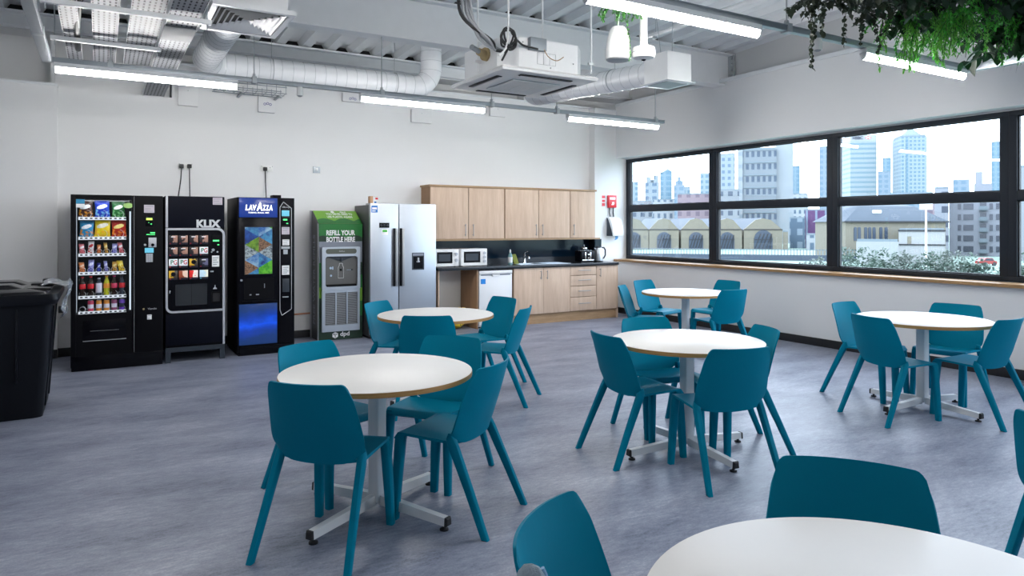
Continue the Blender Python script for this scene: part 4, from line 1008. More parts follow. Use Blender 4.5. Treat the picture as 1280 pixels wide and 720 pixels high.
# ---- sockets, plugs and cables above
def socket(x0, x1, z0, z1, label, plugs, double=True):
    t = thing('wall_socket', label, 'socket', ((x0+x1)/2, YB, z0), 0, 'white sockets above the machines')
    p = obj('face_plate', MB().box(x0, x1, YB-0.010, YB, z0, z1, 0.003), M['white_plastic'], t)
    b = MB(); w = (x1-x0)/2
    for k in range(2):
        if k in plugs: continue
        xc = x0+w*(k+0.5)
        b.box(xc-0.004, xc+0.004, YB-0.011, YB-0.010, z0+0.045, z0+0.060).box(xc-0.016, xc-0.008, YB-0.011, YB-0.010, z0+0.018, z0+0.024).box(xc+0.008, xc+0.016, YB-0.011, YB-0.010, z0+0.018, z0+0.024)
    b.box(x0+0.006, x0+0.014, YB-0.012, YB-0.010, z1-0.018, z1-0.006).box(x1-0.014, x1-0.006, YB-0.012, YB-0.010, z1-0.018, z1-0.006)
    obj('switch', b, M['grey_plastic'], p)
    return t
socket(0.822, 0.985, 2.205, 2.290, 'double socket with two black plugs above the drinks machines', (0, 1))
socket(1.800, 1.955, 2.222, 2.302, 'double socket with one black plug above the coffee machine', (0,))
def plug(x, z, ex, ez, l, lab2):
    t = thing('power_plug', l, 'plug', (x, YB-0.011, z), 0, 'black plugs in the wall sockets')
    obj('plug_body', MB().box(x-0.026, x+0.026, YB-0.045, YB-0.0105, z-0.026, z+0.026, 0.012), M['black_rubber'], t)
    P = [(x, YB-0.03, z-0.02), (x+(ex-x)*0.15, YB-0.035, z-(z-ez)*0.3), (x+(ex-x)*0.7, YB-0.05, z-(z-ez)*0.7), (ex, 9.3, ez)]
    obj('cable', MB().tube(P, 0.0065, 8), M['black_rubber'], t)
plug(0.855, 2.247, 0.800, 1.70, 'black plug with cable at the left of the pair above the drinks machine', '')
plug(0.945, 2.250, 0.948, 1.70, 'black plug with cable at the right of the pair above the drinks machine', '')
plug(1.851, 2.253, 1.862, 1.70, 'single black plug with cable above the coffee machine', '')
t = thing('fused_switch', 'small grey metal switch plate alone on the wall above the bottle refill station', 'switch', (2.53, YB, 2.227))
obj('face_plate', MB().box(2.478, 2.578, YB-0.012, YB, 2.227, 2.317, 0.003), M['galv'], t)
obj('rocker', MB().box(2.515, 2.545, YB-0.016, YB-0.012, 2.262, 2.297, 0.002), M['white_plastic'], t)

# ---- bottle refill station
FY = 9.10
t = thing('refill_station', 'green and dark bottle refill station with a steel water fountain', 'water dispenser', (2.74, 9.3, 0))
M['rgreen_dark'] = plain('dark_green_print', srgb(14, 44, 26), 0.4); M['rgreen_mid'] = plain('mid_green_print', srgb(16, 108, 38), 0.4); M['rgreen'] = plain('lime_green_print', srgb(112, 168, 44), 0.4)
M['charcoal'] = plain('charcoal_panel', srgb(52, 54, 58), 0.4); M['greyprint'] = plain('grey_print', srgb(124, 130, 142), 0.4)
prof = [(FY, 0), (9.50, 0), (9.50, 1.71), (9.40, 1.71), (FY, 1.535)]
obj('housing', MB().prism(prof, 'x', 2.445, 3.035), M['charcoal'], t)
obj('side_trim', MB().box(2.437, 2.445, 9.455, 9.505, 0, 1.715).prism([(FY-0.002, 0), (FY+0.05, 0), (FY+0.05, 1.54), (FY-0.002, 1.533)], 'x', 2.441, 2.445), M['silver'], t)
text('lettering', 'FREE WATER REFILLS', M['greyprint'], t, 2.4435, 9.27, 0.20, 0.105, 1.19, rot=(0, -PI/2, 0), bold=0.03, depth=0.001)
# printed front: bands of green, on the vertical face and on the sloping header
fp = obj('printed_front', MB().box(2.447, 3.033, FY-0.004, FY, 0.004, 1.533), M['rgreen_dark'], t)
obj('lower_print', MB().box(2.45, 3.03, FY-0.006, FY-0.004, 1.02, 1.30), M['greyprint'], fp)
def cloudy(z0, z1, amp, n, ph):
    pts = [(2.448, z1), (3.032, z1)]
    for k in range(25):
        x = 3.032-0.584*k/24; pts.append((x, z0+amp*abs(math.sin(ph+n*PI*k/24))))
    return pts
obj('cloud_print', MB().prism(cloudy(1.33, 1.533, 0.05, 2.6, 0.4), 'y', FY-0.0062, FY-0.004), M['rgreen_mid'], fp)
obj('grass_print', MB().box(2.45, 2.485, FY-0.006, FY-0.004, 0.55, 1.02), M['rgreen_mid'], fp); obj('grass_print', MB().box(2.995, 3.03, FY-0.006, FY-0.004, 0.30, 0.85), M['rgreen_mid'], fp)
obj('lime_print', MB().box(2.45, 2.485, FY-0.0065, FY-0.006, 0.56, 0.70), M['rgreen'], fp); obj('lime_print', MB().box(2.995, 3.03, FY-0.0065, FY-0.006, 0.50, 0.68), M['rgreen'], fp)
def slope(x, s, lift=0.0):           # s: 0 at the lower front edge, 1 at the top
    n = Vector((0, -(1.71-1.535), 0.30)).normalized()
    p = Vector((x, FY+0.30*s, 1.535+0.175*s))+Vector((0, n[1], n[2]))*lift; return (p.x, p.y, p.z)
b = MB(); b.poly([slope(2.447, 0, 0.002), slope(3.033, 0, 0.002), slope(3.033, 1, 0.002), slope(2.447, 1, 0.002)])
hd = obj('header', b, M['rgreen'], t)
lo = [slope(2.448+0.584*k/24, 0.18+0.22*abs(math.sin(0.5+2.2*PI*k/24)), 0.004) for k in range(25)]
b = MB(); b.poly([slope(2.448, 0, 0.004), slope(3.032, 0, 0.004)]+list(reversed(lo))); obj('cloud_print', b, M['rgreen_mid'], hd)
ang = math.atan2(0.175, 0.30)
for s_, txt, w, hh in ((0.66, 'YOU NEVER NEED TO', 0.36, 0.040), (0.44, 'USE PLASTIC AGAIN', 0.34, 0.040)):
    p = slope(2.60, s_, 0.0042); text('lettering', txt, M['white_print'], hd, p[0], p[1], p[2], hh*1.3, w, rot=(ang, 0, 0), bold=0.03, depth=0.001)
p = slope(2.72, 0.86, 0.0042); text('lettering', 'dpd', M['white_print'], hd, 2.80, p[1], p[2], 0.03, 0.08, rot=(ang, 0, 0), bold=0.03, depth=0.001)
def hexa(b, x, z, r, y0, y1):
    return b.prism([(x+r*math.sin(PI/3*k), z+r*math.cos(PI/3*k)) for k in range(6)], 'y', y0, y1)
b = MB(); b.poly([tuple(Vector(slope(2.70+0.028*math.sin(PI/3*k), 0.89+0.09*math.cos(PI/3*k), 0.0042))) for k in range(6)]); obj('emblem', b, M['white_print'], hd)
text('lettering', 'REFILL YOUR', M['white_print'], fp, 2.545, FY-0.0075, 1.385, 0.062, 0.385, bold=0.05)
text('lettering', 'BOTTLE HERE', M['white_print'], fp, 2.545, FY-0.0075, 1.297, 0.062, 0.385, bold=0.05)
b = MB(); hexa(b, 2.662, 0.062, 0.043, FY-0.0075, FY-0.004); em = obj('emblem', b, M['white_print'], fp)
b = MB()
for k in (0, 2, 4): b.cyl((2.662, FY-0.0082, 0.062), (2.662+0.032*math.sin(PI/3*k+PI), FY-0.0082, 0.062+0.032*math.cos(PI/3*k+PI)), 0.004, n=6)
obj('emblem_lines', b, M['rgreen_dark'], em)
text('lettering', 'dpd', M['white_print'], fp, 2.730, FY-0.006, 0.046, 0.056, 0.125, bold=0.03)
# steel fountain unit
f = obj('fountain_body', frame_y(MB(), rrect(2.475, 2.988, 0.665, 1.228, (0.012,)*4, 3), rrect(2.520, 2.952, 0.705, 1.105, (0.035,)*4, 6), FY-0.055, FY-0.004), M['steel'], t)
obj('alcove', MB().box(2.515, 2.957, FY-0.012, FY-0.006, 0.70, 1.11), plain('grey_alcove', srgb(92, 92, 90), 0.4, 0.1), f)
ap = MB(); ap.loft([[(2.535, FY-0.02, 0.71), (2.937, FY-0.02, 0.71), (2.937, FY-0.015, 0.735), (2.535, FY-0.015, 0.735)], [(2.535, FY-0.055, 0.71), (2.937, FY-0.055, 0.71), (2.937, FY-0.055, 0.72), (2.535, FY-0.055, 0.72)]])
obj('drip_tray', ap, M['black_gloss'], f)
obj('control_strip', MB().prism(rrect(2.525, 2.935, 1.138, 1.205, (0.03,)*4, 6), 'y', FY-0.060, FY-0.055), plain('olive_grey_strip', srgb(84, 88, 78), 0.35), f)
text('lettering', 'REFILL', M['silver'], f, 2.70, FY-0.0605, 1.165, 0.014, 0.075)
obj('nozzle', MB().prism([(2.56, 1.10), (2.91, 1.10), (2.735, 1.035)], 'y', FY-0.030, FY-0.012).cyl((2.735, FY-0.036, 1.035), (2.735, FY-0.036, 1.085), 0.014, n=16), M['slate'], f)
bo = [(2.700, 0.815), (2.772, 0.815), (2.772, 0.955), (2.757, 0.985), (2.757, 1.01), (2.715, 1.01), (2.715, 0.985), (2.700, 0.955)]
obj('bottle_outline', outline(MB(), bo, FY-0.013, 0.0025), M['white_print'], f)
obj('sensor_eye', MB().cyl((2.736, FY-0.016, 0.925), (2.736, FY-0.012, 0.925), 0.016, n=18).cyl((2.885, FY-0.016, 0.922), (2.885, FY-0.012, 0.922), 0.008, n=12), M['black_gloss'], f)
obj('printed_symbols', MB().cyl((2.60, FY-0.0135, 0.95), (2.60, FY-0.012, 0.95), 0.016, n=14).cyl((2.605, FY-0.0135, 0.85), (2.605, FY-0.012, 0.85), 0.014, n=14).box(2.62, 2.635, FY-0.0135, FY-0.012, 0.93, 0.97).box(2.815, 2.875, FY-0.0135, FY-0.012, 0.919, 0.924), plain('blue_white_print', srgb(170, 190, 210), 0.5), f)
g = obj('vent_panel', frame_y(MB(), rrect(2.478, 2.986, 0.115, 0.662, (0.006,)*4, 2), rrect(2.520, 2.955, 0.20, 0.625, (0.004,)*4, 2), FY-0.040, FY-0.004), M['steel'], t)
b = MB()
for k in range(26): b.box(2.52, 2.955, FY-0.030, FY-0.016, 0.203+k*0.0162, 0.212+k*0.0162)
obj('louvre', b, M['steelh'], g)
obj('mullion', MB().box(2.655, 2.672, FY-0.041, FY-0.02, 0.2, 0.625).box(2.803, 2.820, FY-0.041, FY-0.02, 0.2, 0.625), M['steel'], g)
obj('vent_backing', MB().box(2.52, 2.955, FY-0.008, FY-0.005, 0.2, 0.625), M['dark'], g)
t = thing('copper_pipe', 'thin copper pipe along the wall left of the refill station', 'pipe', (2.2, YB, 0.32))
obj('pipe', MB().cyl((2.02, YB-0.02, 0.315), (2.44, YB-0.02, 0.325), 0.011, n=12), plain('copper', (0.45, 0.20, 0.11), 0.35, 0.7), t)
obj('pipe_clip', MB().box(2.2, 2.215, YB-0.034, YB, 0.305, 0.334, 0.003), M['white_plastic'], t)
# ================================================================ fridge
FY = 8.48
t = thing('fridge_freezer', 'large brushed steel double-door fridge freezer', 'fridge', (3.535, 9.18, 0))
XF = lambda p: (p[0]*1.0448, min(p[1]+0.38, 9.515), 1.5+(p[2]-1.5)*1.0448 if p[2] > 0.1 else p[2])
obj('cabinet', MB().box(2.932, 3.838, FY+0.07, 9.14, 0.03, 1.775, 0.006), plain('grey_fridge_side', srgb(74, 76, 78), 0.4), t)
obj('plinth', MB().box(2.95, 3.82, FY+0.09, 9.1, 0.0, 0.06), M['dark'], t)
obj('top_trim', MB().box(2.935, 3.835, FY+0.02, FY+0.20, 1.775, 1.797, 0.004).box(3.05, 3.10, 8.75, 8.85, 1.775, 1.80, 0.004), M['midgrey'], t)
for x0, x1 in ((2.930, 3.310), (3.318, 3.840)):
    d = obj('door', MB().box(x0, x1, FY, FY+0.066, 0.06, 1.79, 0.010), M['steel'], t)
    hx = 3.268 if x0 < 3 else 3.358
    obj('handle', MB().box(hx-0.016, hx+0.016, FY-0.052, FY-0.034, 0.73, 1.475, 0.006).box(hx-0.012, hx+0.012, FY-0.036, FY, 0.75, 0.78).box(hx-0.012, hx+0.012, FY-0.036, FY, 1.425, 1.455), M['steelh'], d)
    obj('handle_inset', MB().box(hx-0.034, hx-0.017, FY-0.040, FY-0.001, 0.73, 1.475), M['black_gloss'], d)
    if x0 < 3:
        p = obj('control_panel', MB().box(3.049, 3.184, FY-0.003, FY, 1.482, 1.546, 0.002), M['black_gloss'], d)
        b = MB()
        for k in range(3): b.ring((3.075+k*0.042, FY-0.0032, 1.516), 0.010, 0.0012, 'y', 14, 4)
        obj('control_symbols', b, M['greyprint'], p)
        o = obj('sticker', MB().box(2.945, 3.027, FY-0.002, FY, 1.677, 1.764), plain('blue_energy_sticker', srgb(30, 110, 190), 0.4), d)
        obj('printing', MB().box(2.955, 3.017, FY-0.003, FY-0.002, 1.715, 1.742).box(2.955, 3.0, FY-0.003, FY-0.002, 1.690, 1.702), M['paper'], o)
        o = obj('sticker', MB().box(3.081, 3.166, FY-0.002, FY, 1.392, 1.465), M['paper'], d)
        obj('printing', MB().box(3.092, 3.155, FY-0.003, FY-0.002, 1.428, 1.455), plain('green_print', srgb(60, 180, 50), 0.4), o)
    else:
        p = obj('water_dispenser', frame_y(MB(), rrect(3.496, 3.666, 0.930, 1.155, (0.004,)*4, 2), rrect(3.512, 3.650, 0.945, 1.105, (0.004,)*4, 2), FY-0.006, FY), M['slate'], d)
        obj('recess', MB().box(3.512, 3.650, FY-0.002, FY+0.0005, 0.945, 1.105), M['black_gloss'], p)
        obj('lever', MB().box(3.555, 3.60, FY-0.020, FY-0.002, 1.03, 1.045, 0.003).cyl((3.578, FY-0.012, 1.045), (3.578, FY-0.012, 1.09), 0.014, n=12), M['silver'], p)
        obj('display', MB().box(3.505, 3.657, FY-0.0075, FY-0.006, 1.115, 1.146), M['greyprint'], p)
t = thing('carton', 'small brown and white carton standing on top of the fridge', 'box', (3.15, 9.0, 1.810))
obj('carton_body', MB().box(2.964, 3.070, 8.58, 8.67, 1.797, 1.888, 0.003), plain('brown_card', srgb(190, 150, 115), 0.6), t)
o = obj('carton_label', MB().box(3.000, 3.071, 8.578, 8.58, 1.800, 1.885), M['paper'], t)
obj('printing', MB().box(3.03, 3.066, 8.577, 8.578, 1.845, 1.870), M['red'], o); obj('printing', MB().box(3.015, 3.045, 8.577, 8.578, 1.80, 1.82), plain('blue_sticker_print', srgb(40, 110, 190), 0.5), o)

XF = None
# ================================================================ kitchen
def bar_handle(parent, x, y, z0, z1, horiz=False, w=0.10):
    b = MB()
    if horiz:
        b.cyl((x-w/2, y-0.030, z0), (x+w/2, y-0.030, z0), 0.0055, n=10)
        for s in (-1, 1): b.cyl((x+s*w*0.36, y-0.03, z0), (x+s*w*0.36, y, z0), 0.005, n=8)
    else:
        b.cyl((x, y-0.030, z0), (x, y-0.030, z1), 0.0055, n=10)
        for zz in (z0+0.02, z1-0.02): b.cyl((x, y-0.03, zz), (x, y, zz), 0.005, n=8)
    obj('handle', b, M['steelh'], parent)
WY = 9.19
def wall_unit(x0, x1, doors, label):
    t = thing('wall_cabinet', label, 'kitchen cabinet', ((x0+x1)/2, 9.4, 1.31), 0, 'oak wall cabinets')
    b = MB(); zb, zt = 1.315, 2.075; th = 0.018
    b.box(x0, x0+th, WY+0.02, YB, zb, zt).box(x1-th, x1, WY+0.02, YB, zb, zt).box(x0+th, x1-th, WY+0.02, YB, zb, zb+th).box(x0+th, x1-th, WY+0.02, YB, zt-th, zt).box(x0+th, x1-th, YB-0.01, YB, zb+th, zt-th)
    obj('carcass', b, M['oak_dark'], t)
    for (a, c, hx) in doors:
        d = obj('door', MB().box(a+0.004, c-0.004, WY, WY+0.019, zb+0.003, zt-0.006, 0.0015), M['oak'], t)
        bar_handle(d, hx, WY, 1.355, 1.535)
wall_unit(4.07, 5.305, [(4.07, 4.686, 4.625), (4.690, 5.300, 4.755)], 'oak double wall cabinet above the microwaves, leftmost of the row')
wall_unit(5.309, 6.528, [(5.313, 5.920, 5.865), (5.923, 6.527, 5.985)], 'oak double wall cabinet in the middle of the row above the sink')
wall_unit(6.532, 7.04, [(6.534, 7.036, 6.59)], 'oak single wall cabinet at the right end of the row')
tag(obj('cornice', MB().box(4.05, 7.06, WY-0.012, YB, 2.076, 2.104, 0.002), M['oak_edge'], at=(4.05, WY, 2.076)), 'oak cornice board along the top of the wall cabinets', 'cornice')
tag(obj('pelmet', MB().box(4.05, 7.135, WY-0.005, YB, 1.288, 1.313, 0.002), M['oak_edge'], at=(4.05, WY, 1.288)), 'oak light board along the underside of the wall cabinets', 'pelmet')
tag(obj('splashback', MB().box(4.05, 7.155, YB-0.008, YB, 0.912, 1.288).box(7.148, 7.290, 9.352, 9.36, 0.912, 1.288).box(7.147, 7.155, 9.352, YB-0.008, 0.912, 1.288), M['splash'], at=(4.05, YB, 0.912)), 'dark glossy splashback behind the worktop', 'splashback')
BY = 8.98
t = thing('worktop', 'long black worktop over the base units', 'worktop', (5.7, 9.2, 0.872))
obj('worktop_slab', MB().box(4.08, 5.33, BY-0.03, YB-0.008, 0.872, 0.912, 0.006).box(5.33, 5.50, BY-0.03, YB-0.008, 0.872, 0.912).box(5.50, 6.42, BY-0.03, 9.04, 0.872, 0.912).box(5.50, 6.42, 9.40, YB-0.008, 0.872, 0.912).box(6.42, 7.335, BY-0.03, 9.352, 0.872, 0.912).box(6.42, 7.148, 9.352, YB-0.008, 0.872, 0.912), M['worktop'], t)
obj('upstand', MB().box(4.08, 7.148, YB-0.024, YB-0.008, 0.912, 1.0), M['worktop'], t)
obj('front_edge', MB().box(4.08, 7.337, BY-0.036, BY-0.03, 0.870, 0.912, 0.002), M['worktop'], t)
# sink and tap
t = thing('sink', 'inset steel sink with drainer beside the tap', 'sink', (5.9, 9.2, 0.912))
b = MB().box(5.50, 6.42, 9.04, 9.40, 0.911, 0.915, 0.001)
b2 = frame_y(MB(), rrect(0,1,0,1,(0.05,)*4), rrect(0.1,0.9,0.1,0.9,(0.05,)*4), 0, 1)
obj('rim', MB().box(5.49, 5.53, 9.03, 9.41, 0.9125, 0.917, 0.001).box(5.93, 6.43, 9.03, 9.41, 0.9125, 0.917, 0.001).box(5.53, 5.93, 9.03, 9.08, 0.9125, 0.917, 0.001).box(5.53, 5.93, 9.36, 9.41, 0.9125, 0.917, 0.001), M['steel'], t)
ri2 = rrect(5.525, 5.935, 9.075, 9.365, (0.05,)*4, 5)
b = MB(); secs = [[(p[0], p[1], 0.914) for p in ri2], [(5.73+(p[0]-5.73)*0.92, 9.22+(p[1]-9.22)*0.92, 0.79) for p in ri2]]
b.loft(secs, cap=False); n = len(ri2); b.poly([p for p in secs[1]])
obj('bowl', b, M['steel'], t)
b = MB()
for k in range(7): b.box(6.0, 6.38, 9.09+k*0.045, 9.10+k*0.045, 0.917, 0.9195)
obj('drainer_ridge', b, M['steel'], t)
t = thing('mixer_tap', 'chrome mixer tap standing behind the sink', 'tap', (5.76, 9.38, 0.917))
x, y = 5.78, 9.385
obj('tap_body', MB().lathe([(0.026, 0.917), (0.022, 0.93), (0.018, 1.03), (0.020, 1.05), (0.012, 1.062)], x, y, 18), M['chrome'], t)
obj('spout', MB().tube([(x, y, 0.985), (x-0.01, y-0.06, 1.035), (x-0.02, y-0.13, 1.045), (x-0.025, y-0.17, 1.02), (x-0.026, y-0.175, 0.995)], 0.011, 10), M['chrome'], t)
obj('lever', MB().tube([(x, y, 1.058), (x+0.01, y-0.02, 1.09), (x+0.045, y-0.03, 1.105)], [0.009, 0.007, 0.008], 8), M['chrome'], t)
# base units
def panel(name, x0, x1, label, m='oak'):
    return tag(obj(name, MB().box(x0, x1, BY, YB-0.01, 0, 0.871, 0.001), M[m], at=((x0+x1)/2, BY, 0)), label, 'end panel')
panel('end_panel', 4.10, 4.118, 'oak end panel beside the fridge, left of the open bay')
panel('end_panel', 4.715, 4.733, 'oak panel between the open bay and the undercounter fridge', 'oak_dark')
tag(obj('end_panel', MB().box(7.322, 7.340, BY-0.004, 9.355, 0, 0.871, 0.001), M['oak'], at=(7.33, BY, 0)), 'oak end panel at the right end of the base units', 'end panel')
def base_unit(x0, x1, label):
    t = thing('base_cabinet', label, 'kitchen cabinet', ((x0+x1)/2, 9.25, 0), 0, 'oak base units'); th = 0.018
    yb = 9.35 if x1 > 7.1 else YB-0.03
    b = MB().box(x0, x0+th, BY+0.02, yb, 0.15, 0.87).box(x1-th, x1, BY+0.02, yb, 0.15, 0.87).box(x0+th, x1-th, BY+0.02, yb, 0.15, 0.168).box(x0+th, x1-th, yb-0.01, yb, 0.168, 0.87)
    obj('carcass', b, M['oak_dark'], t)
    return t
t = base_unit(5.345, 6.380, 'oak double base unit under the sink')
for a, c, hx in ((5.347, 5.874, 5.82), (5.878, 6.378, 5.935)):
    d = obj('door', MB().box(a, c, BY, BY+0.019, 0.155, 0.862, 0.0015), M['oak'], t); bar_handle(d, hx, BY, 0.685, 0.825)
t = base_unit(6.384, 6.900, 'oak base unit with four drawers')
zs = [0.155, 0.375, 0.550, 0.720, 0.862]
for k in range(4):
    d = obj('drawer', MB().box(6.386, 6.898, BY, BY+0.019, zs[k]+0.004, zs[k+1]-0.004, 0.0015), M['oak'], t); bar_handle(d, 6.645, BY, (zs[k]+zs[k+1])/2+0.01, 0, True, 0.24)
t = base_unit(6.904, 7.320, 'oak single-door base unit at the right end')
d = obj('door', MB().box(6.906, 7.318, BY, BY+0.019, 0.155, 0.862, 0.0015), M['oak'], t); bar_handle(d, 6.965, BY, 0.685, 0.825)
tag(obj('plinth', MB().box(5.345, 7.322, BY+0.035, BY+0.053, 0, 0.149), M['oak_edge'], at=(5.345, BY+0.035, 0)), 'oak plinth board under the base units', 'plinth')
# undercounter fridge
t = thing('undercounter_fridge', 'white undercounter fridge between the oak panels', 'fridge', (5.03, 9.2, 0))
obj('cabinet', MB().box(4.752, 5.310, BY+0.045, YB-0.03, 0.02, 0.845, 0.006), M['white_metal'], t)
d = obj('door', MB().box(4.752, 5.310, BY-0.005, BY+0.04, 0.05, 0.795, 0.008), M['white_metal'], t)
obj('top_rail', MB().box(4.750, 5.312, BY-0.01, BY+0.05, 0.800, 0.850, 0.006), M['white_plastic'], t)
obj('handle', MB().loft([[(4.96, BY-0.03, 0.79), (5.09, BY-0.03, 0.79), (5.09, BY-0.004, 0.79), (4.96, BY-0.004, 0.79)], [(4.975, BY-0.028, 0.765), (5.075, BY-0.028, 0.765), (5.075, BY-0.004, 0.765), (4.975, BY-0.004, 0.765)]]), M['white_plastic'], d)
obj('handle_shadow_gap', MB().box(4.78, 5.28, BY-0.006, BY-0.0045, 0.775, 0.795), M['greyprint'], d)
o = obj('sticker', MB().box(4.778, 4.856, BY-0.0075, BY-0.005, 0.655, 0.728), plain('bright_blue_sticker', srgb(20, 130, 215), 0.4), d)
obj('foot', MB().cyl((4.80, BY+0.08, 0), (4.80, BY+0.08, 0.03), 0.018, n=12).cyl((5.26, BY+0.08, 0), (5.26, BY+0.08, 0.03), 0.018, n=12), M['dark'], t)
# things in the open bay
def sackmat():
    q = NT('yellow_black_bag'); f = q.noise(q.coord(), 14, 3); return q.bsdf(q.mix(q.math('GREATER_THAN', f, 0.62), srgb(232, 196, 40), (0.03,0.03,0.02)), 0.35, bump=q.noise(q.coord(), 30, 4), bstr=0.6, bdist=0.01)
t = thing('yellow_bag', 'yellow and black plastic bag lying on the floor of the open bay', 'bag', (4.45, 9.15, 0))
rb = random.Random(11)
secs = []
for i in range(13):
    f = i/12; r = math.sin(PI*min(1, f*0.93+0.04))**0.55
    secs.append([(4.43+(0.22*math.cos(a)+0.02*math.sin(5*a+i))*r, 9.20+(0.17*math.sin(a)+0.012*math.cos(4*a+i))*r, 0.005+0.24*f+0.012*math.sin(3*a+i*0.8)*r*(1 if 0 < i else 0)) for a in [2*PI*k/28 for k in range(28)]])
obj('bag_body', MB().loft(secs), sackmat(), t, sharp=70)
obj('bag_top', MB().loft([[(4.52+0.10*math.cos(a)*q, 9.10+0.06*math.sin(a)*q, z+0.012*math.sin(4*a)) for a in [2*PI*k/16 for k in range(16)]] for q, z in ((0.6, 0.235), (1.0, 0.26), (0.8, 0.30), (0.25, 0.31))]), sackmat(), t, sharp=70)
t = thing('spray_bottle', 'dark bottle with a spout standing against the left panel of the open bay', 'bottle', (4.17, 9.1, 0))
obj('bottle_body', MB().lathe([(0.035, 0.0), (0.04, 0.01), (0.04, 0.16), (0.018, 0.21), (0.014, 0.26), (0.016, 0.30)], 4.17, 9.15, 18), M['black_gloss'], t)
obj('trigger', MB().box(4.15, 4.23, 9.13, 9.17, 0.30, 0.335, 0.008).box(4.185, 4.195, 9.14, 9.16, 0.255, 0.30, 0.002), M['dark'], t)
# microwaves
def microwave(x0, x1, y0, z, h, label, knobs):
    t = thing('microwave', label, 'microwave', ((x0+x1)/2, y0+0.16, z), 0, 'white microwaves on the worktop'); w = x1-x0
    obj('casing', MB().box(x0, x1, y0+0.018, y0+0.33, z+0.012, z+h, 0.006), M['white_metal'], t)
    d = obj('door', frame_y(MB(), rrect(x0, x0+w*0.78, z+0.012, z+h, (0.008,)*4, 3), rrect(x0+w*0.10, x0+w*0.74, z+0.055, z+h-0.04, (0.004,)*4, 2), y0, y0+0.018), M['white_plastic'], t)
    obj('door_glass', MB().box(x0+w*0.10, x0+w*0.74, y0+0.004, y0+0.010, z+0.055, z+h-0.04), M['black_gloss'], d)
    obj('inner_window', MB().box(x0+w*0.18, x0+w*0.66, y0+0.003, y0+0.004, z+0.085, z+h-0.07), M['slate'], d)
    p = obj('control_panel', MB().box(x0+w*0.785, x1, y0, y0+0.018, z+0.012, z+h, 0.004), M['white_plastic'], t)
    for zz in knobs: obj('knob', MB().cyl((x0+w*0.89, y0-0.018, zz), (x0+w*0.89, y0, zz), 0.021, 0.024, 20).box(x0+w*0.89-0.003, x0+w*0.89+0.003, y0-0.022, y0-0.018, zz-0.018, zz+0.018), M['silver'], p)
    obj('foot', MB().cyl((x0+0.04, y0+0.05, z), (x0+0.04, y0+0.05, z+0.013), 0.012, n=10).cyl((x1-0.04, y0+0.05, z), (x1-0.04, y0+0.05, z+0.013), 0.012, n=10).cyl((x0+0.04, y0+0.28, z), (x0+0.04, y0+0.28, z+0.013), 0.012, n=10).cyl((x1-0.04, y0+0.28, z), (x1-0.04, y0+0.28, z+0.013), 0.012, n=10), M['gasket'], t)
microwave(4.085, 4.472, 9.08, 0.912, 0.258, 'white microwave partly hidden by the fridge, left of two', (1.01, 1.10))
microwave(4.515, 4.945, 9.09, 0.912, 0.258, 'white microwave fully in view, right of two', (0.985, 1.045, 1.105))
# washing-up things
t = thing('soap_bottle', 'clear washing-up liquid bottle with a pale label beside the sink', 'bottle', (5.41, 9.2, 0.912))
x, y, z = 5.41, 9.2, 0.912
obj('bottle_body', MB().lathe([(0.030, z), (0.034, z+0.01), (0.034, z+0.12), (0.026, z+0.16), (0.012, z+0.185)], x, y, 20), plain('pale_liquid', srgb(120, 160, 165), 0.15), t)
obj('bottle_label', MB().lathe([(0.0345, z+0.03), (0.0352, z+0.032), (0.0352, z+0.115), (0.0345, z+0.117)], x, y, 20), M['paper'], t)
obj('cap', MB().lathe([(0.013, z+0.185), (0.012, z+0.215), (0.006, z+0.235)], x, y, 14), M['white_plastic'], t)
t = thing('scouring_sponge', 'olive green scouring sponge leaning behind the soap bottle', 'sponge', (5.5, 9.22, 0.917))
vs = []
for (dx, dz) in ((0, 0), (0.085, 0), (0.025, 0.155), (-0.06, 0.145)):
    vs.append((5.485+dx, 9.20, 0.918+dz)); 
b = MB().bev([(v[0], v[1], v[2]) for v in vs]+[(v[0]+0.005, v[1]+0.035, v[2]) for v in vs], [(0,1,2,3),(7,6,5,4),(0,4,5,1),(1,5,6,2),(2,6,7,3),(3,7,4,0)], 0.006)
obj('sponge_pad', b, plain('olive_sponge', srgb(122, 130, 60), 0.9, bump=0.5, scale=80), t)
obj('scour_layer', MB().bev([(v[0], v[1]+0.036, v[2]) for v in vs]+[(v[0]+0.005, v[1]+0.044, v[2]) for v in vs], [(0,1,2,3),(7,6,5,4),(0,4,5,1),(1,5,6,2),(2,6,7,3),(3,7,4,0)], 0.002), plain('green_scourer', srgb(50, 76, 30), 0.95), t)
# toaster, jar, kettle
t = thing('toaster', 'black and chrome toaster in the worktop corner', 'toaster', (6.80, 9.17, 0.912))
z = 0.912
obj('body', MB().box(6.66, 6.95, 9.08, 9.26, z+0.015, z+0.195, 0.03, seg=4), M['black_gloss'], t)
obj('side_band', MB().box(6.69, 6.92, 9.074, 9.266, z+0.03, z+0.05, 0.006).box(6.745, 6.765, 9.074, 9.082, z+0.05, z+0.17, 0.003).box(6.845, 6.865, 9.074, 9.082, z+0.05, z+0.17, 0.003), M['chrome'], t)
obj('slot', MB().box(6.70, 6.91, 9.12, 9.145, z+0.1945, z+0.197).box(6.70, 6.91, 9.195, 9.22, z+0.1945, z+0.197), M['chrome'], t)
obj('lever', MB().box(6.79, 6.82, 9.055, 9.08, z+0.12, z+0.14, 0.004), M['chrome'], t)
obj('knob', MB().cyl((6.805, 9.06, z+0.075), (6.805, 9.08, z+0.075), 0.018, n=18), M['chrome'], t)
obj('foot', MB().box(6.68, 6.93, 9.10, 9.24, z, z+0.016), M['gasket'], t)
t = thing('coffee_press', 'dark glass coffee press standing behind the toaster', 'coffee press', (6.9, 9.36, 0.912))
x, y = 6.93, 9.36
